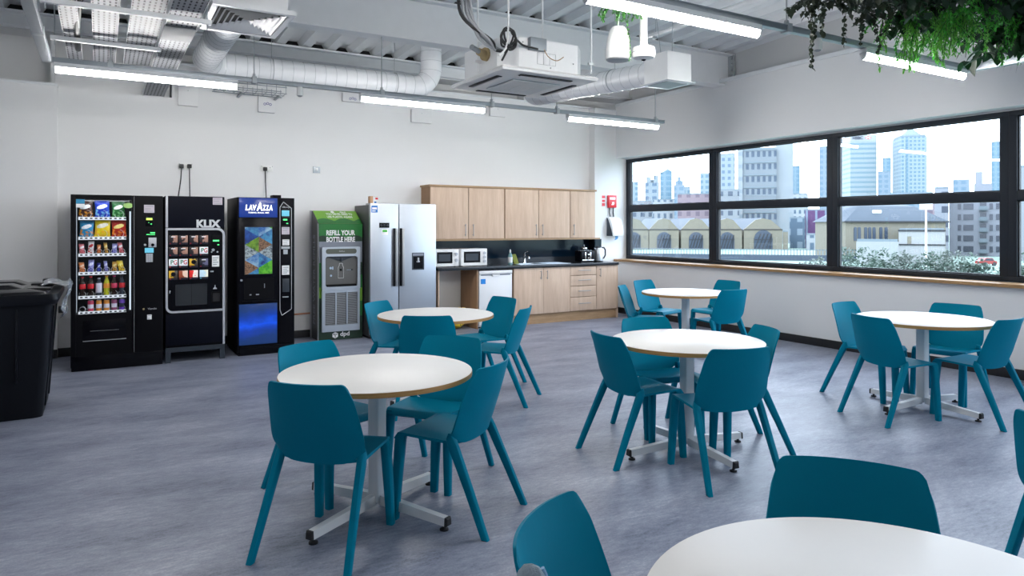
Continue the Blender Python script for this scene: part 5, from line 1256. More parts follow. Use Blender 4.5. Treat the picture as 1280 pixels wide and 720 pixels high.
obj('jug', MB().lathe([(0.048, z), (0.05, z+0.01), (0.05, z+0.20), (0.052, z+0.215)], x, y, 22), M['black_gloss'], t)
obj('lid', MB().lathe([(0.054, z+0.215), (0.052, z+0.235), (0.03, z+0.25), (0.012, z+0.255), (0.015, z+0.285), (0.0, z+0.29)], x, y, 22), M['chrome'], t)
obj('handle', MB().tube([(x+0.05, y-0.01, z+0.19), (x+0.085, y-0.015, z+0.17), (x+0.085, y-0.015, z+0.07), (x+0.05, y-0.01, z+0.04)], 0.008, 8), M['gasket'], t)
t = thing('kettle', 'brushed steel kettle with a black handle at the end of the worktop', 'kettle', (7.10, 9.19, 0.912))
x, y = 7.10, 9.19
obj('body', MB().lathe([(0.075, z+0.02), (0.076, z+0.03), (0.070, z+0.13), (0.062, z+0.225), (0.056, z+0.235)], x, y, 30), M['steel'], t)
obj('base', MB().lathe([(0.080, z), (0.082, z+0.015), (0.074, z+0.022)], x, y, 30), M['gasket'], t)
obj('lid', MB().lathe([(0.058, z+0.234), (0.055, z+0.246), (0.02, z+0.252), (0.0, z+0.262)], x, y, 24), M['gasket'], t)
obj('handle', MB().tube([(x+0.055, y-0.01, z+0.235), (x+0.10, y-0.02, z+0.235), (x+0.125, y-0.025, z+0.20), (x+0.125, y-0.025, z+0.11), (x+0.10, y-0.02, z+0.065), (x+0.07, y-0.01, z+0.055)], 0.013, 10), M['gasket'], t)
obj('spout', MB().loft([[(x-0.055, y-0.02, z+0.18), (x-0.055, y+0.02, z+0.18), (x-0.05, y+0.02, z+0.23), (x-0.05, y-0.02, z+0.23)], [(x-0.085, y-0.008, z+0.222), (x-0.085, y+0.008, z+0.222), (x-0.083, y+0.008, z+0.236), (x-0.083, y-0.008, z+0.236)]]), M['steel'], t)
# wall things in the bright corner
t = thing('fire_blanket', 'red fire blanket case with black pull straps on the wall by the window', 'fire blanket', (7.63, YB, 1.82))
obj('case', MB().box(7.545, 7.725, YB-0.04, YB, 1.825, 2.040, 0.010), M['red'], t)
b = MB().box(7.575, 7.695, YB-0.042, YB-0.04, 1.965, 2.005, 0.0).prism([(7.60, 1.87), (7.655, 1.87), (7.675, 1.90), (7.66, 1.925), (7.62, 1.92), (7.63, 1.90)], 'y', YB-0.042, YB-0.04)
obj('printing', b, M['white_print'], t)
for xx in (7.585, 7.665): obj('pull_strap', MB().tube([(xx, YB-0.02, 1.828), (xx-0.004, YB-0.02, 1.74), (xx+0.010, YB-0.02, 1.668)], 0.010, 6), M['gasket'], t)
t = thing('safety_sign', 'narrow red and white safety sign left of the fire blanket', 'sign', (7.46, YB, 1.85))
obj('sign_plate', MB().box(7.425, 7.500, YB-0.004, YB, 1.845, 2.038), M['paper'], t)
obj('printing', MB().box(7.430, 7.495, YB-0.006, YB-0.004, 1.985, 2.033).box(7.430, 7.495, YB-0.006, YB-0.004, 1.918, 1.962).box(7.430, 7.495, YB-0.006, YB-0.004, 1.850, 1.905), M['red'], t)
t = thing('towel_dispenser', 'white rounded paper towel dispenser with blue paper hanging out', 'towel dispenser', (7.66, YB, 1.33))
pr = [(YB, 1.655), (YB, 1.335), (YB-0.16, 1.335), (YB-0.17, 1.36), (YB-0.15, 1.50), (YB-0.10, 1.61), (YB-0.05, 1.65)]
b = MB(); b.prism(pr, 'x', 7.545, 7.775); obj('cover', b, M['white_plastic'], t, sharp=50)
obj('side_panel', MB().prism([(YB, 1.65), (YB, 1.335), (YB-0.155, 1.335), (YB-0.12, 1.44), (YB-0.07, 1.55), (YB-0.03, 1.63)], 'x', 7.536, 7.545), M['slate'], t)
obj('paper', MB().loft([[(7.63, YB-0.11, 1.335), (7.70, YB-0.11, 1.335), (7.70, YB-0.105, 1.335), (7.63, YB-0.105, 1.335)], [(7.635, YB-0.118, 1.295), (7.70, YB-0.108, 1.30), (7.70, YB-0.103, 1.30), (7.635, YB-0.113, 1.295)], [(7.62, YB-0.108, 1.262), (7.665, YB-0.118, 1.275), (7.665, YB-0.113, 1.275), (7.62, YB-0.103, 1.262)]]), plain('blue_paper', srgb(90, 150, 205), 0.8), t)
obj('paper_slot', MB().box(7.60, 7.735, YB-0.14, YB-0.07, 1.333, 1.336), M['dark'], t)
tag(obj('wall_hook', MB().cyl((7.86, YB-0.03, 1.52), (7.86, YB, 1.52), 0.008, n=12).lathe([(0.016, 0), (0.016, 0.001)], 0, 0, 3) if False else MB().cyl((7.86, YB-0.018, 1.52), (7.86, YB, 1.52), 0.009, n=12).cyl((7.86, YB-0.004, 1.52), (7.86, YB, 1.52), 0.018, n=16), M['sill'], at=(7.86, YB, 1.52)), 'tiny brown hook on the wall right of the towel dispenser', 'hook')

# ================================================================ wheeled bin
t = thing('wheeled_bin', 'large black plastic wheeled bin at the left edge of the photo', 'bin', (-0.95, 7.0, 0))
bx = plain('black_bin_plastic', (0.004, 0.005, 0.008), 0.42, spec=0.18, bump=0.05, scale=40); M['bin'] = bx
def rr3(x0, x1, y0, y1, z, r): return [(p[0], p[1], z) for p in rrect(x0, x1, y0, y1, (r,)*4, 5)]
obj('body', MB().loft([rr3(-1.52, -0.40, 6.58, 7.36, 0.0, 0.06), rr3(-1.55, -0.365, 6.54, 7.40, 0.40, 0.06), rr3(-1.58, -0.335, 6.50, 7.44, 0.90, 0.05)]), bx, t)
for k in range(4):
    xx = -1.35+k*0.26; obj('stiffening_rib', MB().box(xx, xx+0.02, 6.502, 6.56, 0.30, 0.86, 0.004), bx, t)
for yy in (6.72, 7.18): obj('stiffening_rib', MB().loft([[(-0.40, yy, 0.06), (-0.385, yy, 0.06), (-0.385, yy+0.05, 0.06), (-0.40, yy+0.05, 0.06)], [(-0.345, yy, 0.86), (-0.327, yy, 0.86), (-0.327, yy+0.05, 0.86), (-0.345, yy+0.05, 0.86)]]), bx, t)
obj('rim', MB().loft([rr3(-1.63, -0.300, 6.46, 7.48, 0.895, 0.06), rr3(-1.64, -0.285, 6.445, 7.49, 0.93, 0.06), rr3(-1.63, -0.290, 6.45, 7.485, 0.975, 0.06)]), bx, t)
M['binlid'] = plain('black_lid_plastic', (0.006, 0.006, 0.008), 0.22, spec=0.45, bump=0.03, scale=20)
l = obj('lid', MB().loft([rr3(-1.60, -0.36, 6.48, 7.42, 0.976, 0.05), rr3(-1.60, -0.37, 6.48, 7.42, 0.995, 0.05), rr3(-1.54, -0.46, 6.54, 7.36, 1.015, 0.05)]), M['binlid'], t)
for (y0, y1) in ((6.58, 6.86), (7.0, 7.3)):
    obj('raised_panel', MB().loft([rr3(-1.5, -0.52, y0, y1, 1.012, 0.03), rr3(-1.45, -0.60, y0+0.03, y1-0.03, 1.045, 0.03)]), M['binlid'], l)
obj('lid_handle', MB().box(-0.50, -0.34, 6.56, 6.66, 0.995, 1.02, 0.01).box(-0.50, -0.34, 6.95, 7.06, 1.0, 1.03, 0.01).box(-0.44, -0.32, 7.25, 7.38, 0.99, 1.045, 0.012), M['binlid'], l)
obj('trunnion', MB().cyl((-0.31, 6.97, 0.80), (-0.25, 6.97, 0.80), 0.03, n=16).cyl((-1.59, 6.97, 0.80), (-1.65, 6.97, 0.80), 0.03, n=16), M['gasket'], t)
def bagmat():
    q = NT('clear_crumpled_film'); f = q.noise(q.coord(), 40, 4, 0.7)
    gl = q.n('ShaderNodeBsdfGlossy', ins={0: (0.9,0.92,0.96,1), 1: 0.12}); tr = q.n('ShaderNodeBsdfTransparent', ins={0: (0.85,0.87,0.92,1)})
    bn = q.n('ShaderNodeBump', ins={'Strength': 1.0, 'Distance': 0.03, 'Height': f}); q.t.links.new(bn.outputs[0], gl.inputs['Normal'])
    mx = q.n('ShaderNodeMixShader', ins={0: 0.62, 1: tr.outputs[0], 2: gl.outputs[0]}); q.t.links.new(mx.outputs[0], q.out.inputs[0]); return q.mat
t = thing('plastic_liner', 'crumpled clear plastic liner sticking out over the right rim of the bin', 'plastic bag', (-0.27, 7.1, 0.93))
rg = random.Random(8); pts = {}
b = MB(); nu, nv = 14, 10
prof_l = [(-0.42, 1.03), (-0.36, 1.05), (-0.30, 1.02), (-0.262, 1.01), (-0.235, 1.03), (-0.225, 0.985), (-0.245, 0.94), (-0.262, 0.89), (-0.275, 0.83), (-0.262, 0.78), (-0.29, 0.745)]
def film(u, v):
    k = v*(len(prof_l)-1); i = min(int(k), len(prof_l)-2); f = k-i
    x = prof_l[i][0]*(1-f)+prof_l[i+1][0]*f; z = prof_l[i][1]*(1-f)+prof_l[i+1][1]*f
    return (x+rg.uniform(-.012, .014), 6.75+u*0.62+rg.uniform(-.012, .012)+0.05*v*(0.5-u), z+rg.uniform(-.016, .016))
obj('film', b.grid(film, nu, nv), bagmat(), t, fix=False, sharp=10)
# ================================================================ hanging plants
def leafmat(name, a, c, rough=0.4):
    q = NT(name); f = q.noise(q.coord(), 18, 2); b = q.n('ShaderNodeBsdfPrincipled', ins={'Roughness': rough})
    q.t.links.new(q.mix(f, a, c), b.inputs['Base Color'])
    tl = q.n('ShaderNodeBsdfTranslucent'); q.t.links.new(q.mix(f, a, c), tl.inputs[0])
    mx = q.n('ShaderNodeMixShader', ins={0: 0.28, 1: b.outputs[0], 2: tl.outputs[0]}); q.t.links.new(mx.outputs[0], q.out.inputs[0]); return q.mat
M['ivy'] = leafmat('dark_ivy_leaf', (0.012, 0.022, 0.012), (0.03, 0.04, 0.022)); M['fern'] = leafmat('fern_green_leaf', (0.03, 0.26, 0.02), (0.08, 0.44, 0.05))
M['lime'] = leafmat('light_green_leaf', (0.09, 0.36, 0.04), (0.18, 0.55, 0.08)); M['darkleaf'] = leafmat('deep_green_leaf', (0.004, 0.022, 0.007), (0.01, 0.05, 0.014)); M['stem'] = plain('plant_stem', (0.02, 0.04, 0.015), 0.6)
M['sprig'] = leafmat('fresh_sprig_leaf', (0.06, 0.26, 0.04), (0.14, 0.40, 0.10))
def leaf(b, p, d, up, L, w, bend=0.2, kind='oval'):
    d = Vector(d).normalized(); up = Vector(up); s = d.cross(up)
    if s.length < 1e-4: s = d.orthogonal()
    s.normalize(); nrm = s.cross(d); p = Vector(p)
    if kind == 'ivy': pr = [(0, 0), (0.12, 0.75), (0.42, 0.62), (0.55, 1.0), (0.78, 0.42), (1.0, 0.0)]
    elif kind == 'blade': pr = [(0, 0.25), (0.25, 0.9), (0.5, 1.0), (0.75, 0.7), (1.0, 0.0)]
    else: pr = [(0, 0), (0.25, 0.8), (0.5, 1.0), (0.75, 0.75), (1.0, 0.0)]
    mid = [p+d*(L*t)-nrm*(bend*L*t*t) for t, q in pr]
    vs = []; fs = []
    for (t, q), m in zip(pr, mid):
        vs += [m+s*(w*q)+nrm*(w*q*0.25), m, m-s*(w*q)+nrm*(w*q*0.25)]
    for i in range(len(pr)-1):
        fs += [(3*i, 3*i+1, 3*i+4, 3*i+3), (3*i+1, 3*i+2, 3*i+5, 3*i+4)]
    b.add(vs, fs)
def vine(rng, p0, length, droop, dirv, step, leafL, leafW, kind, lb, sb, spread=1.0):
    p = Vector(p0); d = Vector(dirv).normalized(); pts = [p.copy()]; L = 0
    while L < length:
        d = (d+Vector((rng.uniform(-.25, .25), rng.uniform(-.25, .25), rng.uniform(-.2, .15)-droop))).normalized()
        p = p+d*step; pts.append(p.copy()); L += step
        for _ in range(2 if kind != 'fern' else 4):
            o = Vector((rng.uniform(-1, 1), rng.uniform(-1, 1), rng.uniform(-.9, .4)))*spread
            leaf(lb, p+d*rng.uniform(-step/2, step/2), o+d*0.4, (rng.uniform(-.3, .3), rng.uniform(-.3, .3), 1), leafL*rng.uniform(.6, 1.15), leafW*rng.uniform(.7, 1.1), 0.3, 'oval' if kind == 'fern' else kind)
    if len(pts) > 2: sb.tube(pts, 0.0022, 4)
def clump(name, label, cat, c, half, n, length, droop, kind, mat, leafL, leafW, seed, step=0.03, dirz=-0.2, spread=1.0):
    rng = random.Random(seed); lb, sb = MB(), MB()
    for _ in range(n):
        p = (c[0]+rng.uniform(-1, 1)*half[0], c[1]+rng.uniform(-1, 1)*half[1], c[2]+rng.uniform(-.03, .05))
        vine(rng, p, length*rng.uniform(.35, 1.0), droop, (rng.uniform(-1, 1), rng.uniform(-1, 1), dirz+rng.uniform(-.3, .3)), step, leafL, leafW, kind, lb, sb, spread)
    t = thing(name, label, cat, c, 0, 'plants hanging from the wire grid')
    obj('foliage', lb, M[mat], t, fix=False, sharp=180); obj('stems', sb, M['stem'], t)
    return t
gx0, gx1, gy0, gy1, gz = 3.85, 6.45, 1.75, 3.02, 3.03
t = thing('hanging_grid', 'black wire grid hung from the roof, carrying the green plants', 'wire grid', ((gx0+gx1)/2, (gy0+gy1)/2, gz))
b = MB(); x = gx0
while x <= gx1+1e-6: b.cyl((x, gy0, gz), (x, gy1, gz), 0.005, n=6); x += 0.13
y = gy0
while y <= gy1+1e-6: b.cyl((gx0, y, gz+0.008), (gx1, y, gz+0.008), 0.005, n=6); y += 0.127
obj('wire_mesh', b, M['gasket'], t)
b = MB()
for xx in (gx0+0.13, gx1-0.13):
    for yy in (gy0+0.127, gy1-0.127): b.cyl((xx, yy, gz), (xx, yy, deckz(yy)), 0.003, n=6)
obj('hanger_wire', b, M['gasket'], t)
clump('ivy_plant', 'dark ivy at the left end of the hanging plants with long trailing strands', 'plant', (4.14, 2.72, 3.04), (0.40, 0.26), 100, 0.27, 0.08, 'ivy', 'ivy', 0.055, 0.022, 1, 0.035, 0.0)
# the long trailing strands
rng = random.Random(21); lb, sb = MB(), MB()
for p0, Lh, dv in [((4.03, 2.93, 3.03), 0.46, (0.35, -0.05, -0.85)), ((4.02, 2.95, 3.03), 0.28, (0.0, 0, -1)), ((4.08, 2.94, 3.03), 0.26, (0.05, 0, -1)), ((4.40, 2.93, 3.02), 0.24, (0.05, 0, -1)), ((4.60, 2.88, 3.02), 0.30, (0.25, 0, -1)), ((4.55, 2.90, 3.02), 0.22, (0, 0, -1)), ((4.06, 2.9, 3.03), 0.24, (-0.2, 0, -0.8))]:
    vine(rng, p0, Lh, 0.35, dv, 0.024, 0.034, 0.015, 'oval', lb, sb, 0.8)
t = thing('trailing_vine', 'dark small-leaved vine strands dangling below the ivy', 'plant', (4.2, 2.9, 3.03), 0, 'plants hanging from the wire grid')
obj('foliage', lb, M['ivy'], t, fix=False, sharp=180); obj('stems', sb, M['stem'], t)
clump('creeper_plant', 'near black creeper in the middle of the hanging plants', 'plant', (4.72, 2.62, 3.04), (0.34, 0.32), 48, 0.30, 0.08, 'ivy', 'darkleaf', 0.075, 0.032, 2, 0.045, 0.0)
clump('asparagus_fern', 'bright green asparagus fern drooping over the lit batten', 'plant', (5.02, 2.72, 2.98), (0.26, 0.24), 66, 0.38, 0.18, 'fern', 'lime', 0.030, 0.006, 3, 0.022, -0.6)
clump('feather_fern', 'mid green feathery fern in the middle of the hanging plants', 'plant', (5.25, 2.66, 3.02), (0.45, 0.32), 110, 0.32, 0.08, 'fern', 'fern', 0.032, 0.006, 4, 0.022, -0.2)
clump('broadleaf_plant', 'dark broad-leaved plant with pointed leaves at the right of the hanging plants', 'plant', (5.62, 2.55, 3.00), (0.20, 0.2), 20, 0.26, 0.20, 'blade', 'darkleaf', 0.13, 0.034, 5, 0.06, -0.5)
clump('philodendron', 'dark big-leaved plant at the top right, left of the arching grass leaves', 'plant', (5.35, 2.3, 3.06), (0.55, 0.3), 40, 0.28, 0.05, 'ivy', 'darkleaf', 0.11, 0.05, 6, 0.06, 0.1)
clump('lace_fern', 'green lacy fern at the right hanging below the grid', 'plant', (5.72, 2.42, 2.98), (0.22, 0.22), 34, 0.34, 0.12, 'fern', 'fern', 0.028, 0.006, 7, 0.022, -0.5)
# spider plant at the far right
rng = random.Random(9); lb = MB()
for k in range(46):
    a = rng.uniform(0, 2*PI); L = rng.uniform(.22, .42); p = Vector((5.98+rng.uniform(-.08, .08), 2.40+rng.uniform(-.08, .08), 3.08)); w = 0.008
    pts = []
    for i in range(9):
        f = i/8; pts.append(p+Vector((math.cos(a)*L*f*0.75, math.sin(a)*L*f*0.75, 0.10*math.sin(PI*f*0.8)-L*1.05*f*f)))
    s = Vector((-math.sin(a), math.cos(a), 0))
    vs = []; fs = []
    for i, q in enumerate(pts): vs += [q+s*w*(1-i/8.5), q-s*w*(1-i/8.5)]
    for i in range(8): fs.append((2*i, 2*i+1, 2*i+3, 2*i+2))
    lb.add(vs, fs)
t = thing('spider_plant', 'grass-like plant with arching narrow leaves at the top right corner', 'plant', (5.98, 2.4, 3.08), 0, 'plants hanging from the wire grid')
obj('foliage', lb, M['darkleaf'], t, fix=False, sharp=180)
obj('crown', MB().lathe([(0.02, 3.05), (0.05, 3.07), (0.03, 3.10)], 5.98, 2.4, 12), M['stem'], t)
# sprig above the pendant speaker
rng = random.Random(12); lb, sb = MB(), MB()
for k in range(34):
    vine(rng, (3.17+rng.uniform(-.04, .04), 3.885+rng.uniform(-.03, .0), 3.14+rng.uniform(-.02, .06)), rng.uniform(.10, .24), 0.10, (rng.uniform(-1.0, .6), rng.uniform(-.5, .0), -0.5), 0.018, 0.024, 0.006, 'fern', lb, sb)
vine(rng, (3.20, 3.80, 3.05), 0.36, 0.4, (0.12, -0.04, -1), 0.026, 0.020, 0.006, 'fern', lb, sb, 0.6)
t = thing('trailing_sprig', 'light green sprig trailing over the pendant loudspeaker', 'plant', (3.20, 3.88, 3.14))
obj('foliage', lb, M['sprig'], t, fix=False, sharp=180); obj('stems', sb, M['stem'], t)

# ================================================================ the view outside
GZ = -4.5
def pale(r, g, b_):      # outdoor paints and claddings reflect about a third of the light
    c = srgb(r, g, b_); return tuple(x*0.25 for x in c)
Fv = Vector((math.sin(YAW), math.cos(YAW), 0)); Rv = Vector((math.cos(YAW), -math.sin(YAW), 0))
def bear(px, dep): return (px-640)/868*dep            # metres to the right of the photo's middle direction
def zed(py, dep): return 1.5+(283-py)/868*dep
def site(lat, dep, z=GZ): p = Fv*dep+Rv*lat; return (p.x, p.y, z)
def gmat():
    q = NT('pale_waste_ground'); f = q.noise(q.coord(), 0.05, 5); g = q.noise(q.coord(), 0.6, 4)
    return q.bsdf(q.mix(f, q.mix(g, srgb(112, 128, 122), srgb(140, 152, 144)), srgb(92, 114, 100)), 0.9, spec=0.1)
struct('ground', MB().box(8.6, 3000, -1500, 3000, GZ-0.5, GZ), gmat())
def block(name, label, cat, px0, px1, dep, top, mat, thick=None, rot=None, group=None, turn=0.0, base=None, build=None):
    """a building standing on the ground: front face square to the viewing direction, turned by rot"""
    l0, l1 = bear(px0, dep), bear(px1, dep); w = l1-l0; h = zed(top, dep)-GZ
    if rot is None: rot = -math.atan2((l0+l1)/2, dep); w *= math.cos(rot)/math.cos(turn); rot += turn
    th = thick or w
    t = thing(name, label, cat, site((l0+l1)/2, dep), -YAW+rot, group)
    obj('walls', MB().box(-w/2, w/2, 0, th, 0, h), mat, t, local=True)
    obj('roof', MB().box(-w/2+0.02*w, w/2-0.02*w, 0.02*th, th*0.98, h, h+max(0.4, 0.012*h)), M['pale_roof'], t, local=True)
    if build: build(t, w, h, th)
    return t
M['pale_roof'] = plain('pale_concrete_roof', pale(178, 196, 206), 0.8)
FT = {  # distance haze is put into these pale bluish colours
 'a': facade('blue_glass_tower', pale(185, 206, 224), pale(150, 185, 210), 5.5, 5.0, 0.6, 0.55),
 'b': facade('teal_glass_tower', pale(176, 208, 226), pale(140, 186, 212), 12, 4.6, 0.82, 0.72),
 'c': facade('grey_grid_tower', pale(196, 210, 220), pale(120, 150, 180), 6.5, 5.5, 0.55, 0.5),
 'd': facade('banded_bank_tower', pale(215, 230, 236), pale(165, 200, 215), 400, 6.2, 1.0, 0.42),
 'e': facade('pale_grid_tower', pale(208, 228, 238), pale(140, 182, 206), 4.6, 4.8, 0.6, 0.55),
 'f': facade('council_slab', pale(180, 192, 200), pale(104, 126, 150), 1.9, 4.5, 0.55, 0.46, oz=0.5),
 'g': facade('council_stair_tower', pale(214, 224, 230), pale(190, 206, 216), 7.0, 4.5, 0.25, 0.3),
 'h': facade('chequered_tower', pale(206, 222, 232), pale(136, 166, 196), 3.4, 3.8, 0.5, 0.5),
 'i': facade('low_flats', pale(196, 204, 210), pale(110, 128, 150), 3.0, 3.2, 0.5, 0.5),
 'j': facade('pink_flats', pale(204, 180, 190), pale(160, 140, 158), 3.0, 3.2, 0.45, 0.5),
 'k': facade('purple_block', pale(126, 70, 140), pale(176, 196, 220), 2.4, 40, 0.22, 0.8),
 'm': facade('slate_blue_flats', pale(110, 140, 164), pale(186, 208, 224), 3.0, 3.6, 0.45, 0.5),
 'n': facade('white_terrace', pale(226, 232, 236), pale(120, 146, 170), 2.2, 3.0, 0.45, 0.6)}
GT = 'towers on the skyline'
def tow(*a, **k): return block('office_tower', a[0], 'tower', *a[1:], group=GT, **k)
tow('faint tower at the far left of the first window', 790, 797.5, 620, 228, FT['e'])
tow('tower with a ragged unfinished top, second from left on the skyline', 806.5, 824, 560, 229, FT['c'], build=lambda t, w, h, th: obj('parapet', MB().box(-w*.42, -w*.1, w*.1, w*.9, h, h+5).box(w*.1, w*.44, w*.1, w*.9, h, h+6.5).box(-w*.2, w*.2, w*.3, w*.7, h, h+3), FT['c'], t, local=True))
tow('tall smooth blue glass tower with a slanted crown in the first window', 825, 840, 600, 216, FT['b'], build=lambda t, w, h, th: obj('crown', MB().prism([(-w/2, h), (w/2, h), (w/2, h+1), (w*0.15, h+3.5), (-w/2, h-0.5)], 'y', 0, th), FT['b'], t, local=True))
tow('blue tower with stepped top, right of the slanted one', 842, 856, 560, 232, FT['a'], build=lambda t, w, h, th: obj('crown', MB().box(-w*.35, w*.35, w*.15, w*.85, h, h+4).box(-w*.15, w*.15, w*.3, w*.7, h+4, h+7), FT['a'], t, local=True))
tow('low pale tower with a sloped side beside the stepped one', 856, 863, 580, 234, FT['e'])
tow('tower half hidden by the first mullion', 875.5, 888, 600, 217, FT['e'])
tow('chequered tower at the left of the second window', 900.5, 919, 420, 193, FT['h'])
tow('slim blue tower right of the council block', 991, 1000, 700, 208, FT['b'])
tow('tower cut by the second mullion', 1024, 1040, 650, 184, FT['a'])
t = tow('wide banded bank tower with a lettered crown in the third window', 1063, 1096, 900, 176, FT['d'], thick=40, turn=0.30)
w = (bear(1096, 900)-bear(1063, 900))*0.893/math.cos(0.30); h = zed(176, 900)-GZ
obj('crown', MB().box(-w/2, w/2, 0, 40, h, h+7.6), plain('white_crown', pale(232, 238, 242), 0.6), t, local=True)
text('lettering', 'HSBC', plain('dark_sign_letters', srgb(40, 45, 60), 0.6), t, -w*0.42, -0.6, h+2.2, 3.6, 12.5, rot=(PI/2, 0, 0), depth=0.4, bold=0.035, local=True)
ex, ez = w*0.17, h+4.0
obj('emblem', MB().poly([(ex-2.1, -0.5, ez+1.7), (ex+2.1, -0.5, ez+1.7), (ex, -0.5, ez)]).poly([(ex-2.1, -0.5, ez-1.7), (ex, -0.5, ez), (ex+2.1, -0.5, ez-1.7)]).poly([(ex-2.1, -0.5, ez+1.7), (ex, -0.5, ez), (ex-2.1, -0.5, ez-1.7)], 1).poly([(ex+2.1, -0.5, ez+1.7), (ex+2.1, -0.5, ez-1.7), (ex, -0.5, ez)], 1).poly([(ex-2.1, -0.5, ez+1.7), (ex-3.6, -0.5, ez), (ex-2.1, -0.5, ez-1.7)]).poly([(ex+2.1, -0.5, ez+1.7), (ex+2.1, -0.5, ez-1.7), (ex+3.6, -0.5, ez)]), [M['red'], M['white_print']], t, local=True, fix=False)
def pyr(t, w, h, th):
    obj('shoulder', MB().box(-w*.46, w*.46, w*.04, th-w*.04, h, h+3), FT['e'], t, local=True)
    obj('pyramid', MB().loft([[(-w*.32, w*.15, h+3), (w*.32, w*.15, h+3), (w*.32, w*.8, h+3), (-w*.32, w*.8, h+3)], [(-0.2, w*.5-.2, h+14), (0.2, w*.5-.2, h+14), (0.2, w*.5+.2, h+14), (-0.2, w*.5+.2, h+14)]]), M['pale_roof'], t, local=True)
    obj('corner_band', MB().box(-w*.30, -w*.22, -0.5, 0, 0, h*0.98), FT['b'], t, local=True)
tow('tall gridded tower with a pyramid roof in the third window', 1126, 1158.5, 860, 171, FT['e'], thick=36, turn=0.28, build=pyr)
tow('short blue office block between the two tall towers', 1097, 1114, 700, 215, FT['a'])
tow('blue slab rising behind the short office block', 1103, 1114, 760, 198, FT['b'])
tow('blue tower at the right end of the third window', 1239, 1254, 620, 178, FT['b'])
tow('distant flat-topped glass block behind the grey flats', 1191, 1212, 560, 225, FT['a'])
# council tower
t = block('council_tower', 'big grey concrete tower block with rows of windows in the second window', 'tower', 922, 970.5, 250, 186, FT['f'], thick=14)
w = (bear(970.5, 250)-bear(922, 250))*0.942; h = zed(186, 250)-GZ
obj('stair_tower', MB().box(w/2, w/2+5.6, 2, 14, 0, h+2.6), FT['g'], t, local=True)
obj('edge_bay', MB().box(-w/2, -w/2+1.7, -0.6, 0, 0, h), FT['g'], t, local=True)
b = MB()
for k in range(7): b.box(-w/2+1.7, w/2, -0.25, 0, h-0.6-k*4.5, h-0.1-k*4.5)
obj('balcony_band', b, M['pale_roof'], t, local=True)
# low skyline
GL = 'low buildings behind the brick halls'
def low(*a, **k): return block('low_building', a[0], 'building', *a[1:], group=GL, **k)
low('low grey building at the left under the skyline of the first window', 786, 815, 260, 252, FT['i'])
low('low white flats behind the gables in the first window', 816, 843, 256, 250, FT['n'])
low('pink brick flats behind the gables, left of the first mullion', 847, 892, 240, 243, FT['j'])
low('pale flats behind the gables right of the first mullion', 896, 924, 230, 238, FT['i'])
low('pale low offices under the tower in the second window', 962, 1010, 330, 243, FT['n'])
low('pale long building beneath the tall bank tower', 1036, 1112, 420, 247, FT['n'])
low('low curved-roof station building under the pyramid tower', 1106, 1166, 500, 241, FT['a'])
low('pink and white flats beside the blue slate roof', 1150, 1168, 200, 252, FT['j'])
block('purple_building', 'purple building with tall narrow windows at the right of the second window', 'building', 1006, 1056, 190, 263, FT['k'], thick=10)
block('slate_building', 'slate blue flats left of the purple building', 'building', 987, 1006, 190, 273, FT['m'], thick=8)
block('white_terrace', 'low white terrace in front of the purple building', 'building', 1008, 1040, 178, 294, FT['n'], thick=6)
# brick halls with gables
dep = 180; M['ybrick'] = plain('yellow_stock_brick', pale(190, 182, 160), 0.8, scale=1.2, var=0.1); M['slate_roof'] = plain('blue_slate_roof', pale(84, 104, 122), 0.7, scale=0.6, var=0.12); M['archglass'] = plain('arched_glazing', pale(84, 104, 128), 0.4); M['ironwork'] = plain('dark_ironwork', pale(30, 36, 46), 0.5)
def gabled(px, wpx, label):
    w = bear(px+wpx/2, dep)-bear(px-wpx/2, dep); h0 = zed(287, dep)-GZ; h1 = zed(273, dep)-GZ
    t = thing('gabled_hall', label, 'building', site(bear(px, dep), dep), -YAW, 'row of yellow brick gabled halls')
    obj('gable_wall', MB().prism([(-w/2, 0), (w/2, 0), (w/2, h0), (w*.2, h1-.4), (0, h1), (-w*.2, h1-.4), (-w/2, h0)], 'y', 0, 0.6), M['ybrick'], t, local=True)
    obj('roof', MB().prism([(-w/2, h0), (0, h1+.15), (w/2, h0), (w/2, h0-.3), (-w/2, h0-.3)], 'y', 0.6, 26), M['slate_roof'], t, local=True)
    obj('side_wall', MB().box(-w/2, -w/2+.5, .6, 26, 0, h0-.3).box(w/2-.5, w/2, .6, 26, 0, h0-.3), M['ybrick'], t, local=True)
    r = w*0.24; arch = [(-r, 0.2), (r, 0.2)]+[(r*math.cos(a), h0*.52+r*math.sin(a)) for a in [PI*k/10 for k in range(11)]]
    o = obj('arched_window', MB().prism(arch, 'y', -0.12, 0.0), M['archglass'], t, local=True)
    b = MB()
    for k in range(5):
        x = -r*.9+k*r*.4; b.cyl((x, -0.2, 0.3), (min(r*.9, x+r*.6), -0.2, h0*.52+r*.6), 0.11, n=5)
    b.cyl((-r, -0.2, h0*.5), (r, -0.2, h0*.5), 0.09, n=5)
    obj('ironwork', b, M['ironwork'], o, local=True)
    obj('string_course', MB().box(-w/2, w/2, -0.15, 0, h0-.1, h0+.12), M['ironwork'], t, local=True)
for px, l in [(792, 'yellow brick gabled hall at the left edge of the first window'), (830, 'yellow brick gabled hall in the middle of the first window'), (870, 'yellow brick gabled hall left of the first mullion'), (909, 'yellow brick gabled hall right of the first mullion'), (954, 'yellow brick gabled hall in the middle of the second window')]:
    gabled(px, 37 if px < 940 else 48, l)
block('brick_annex', 'low yellow brick annex at the right end of the gabled halls', 'building', 978.5, 985, 180, 290, M['ybrick'], thick=10)
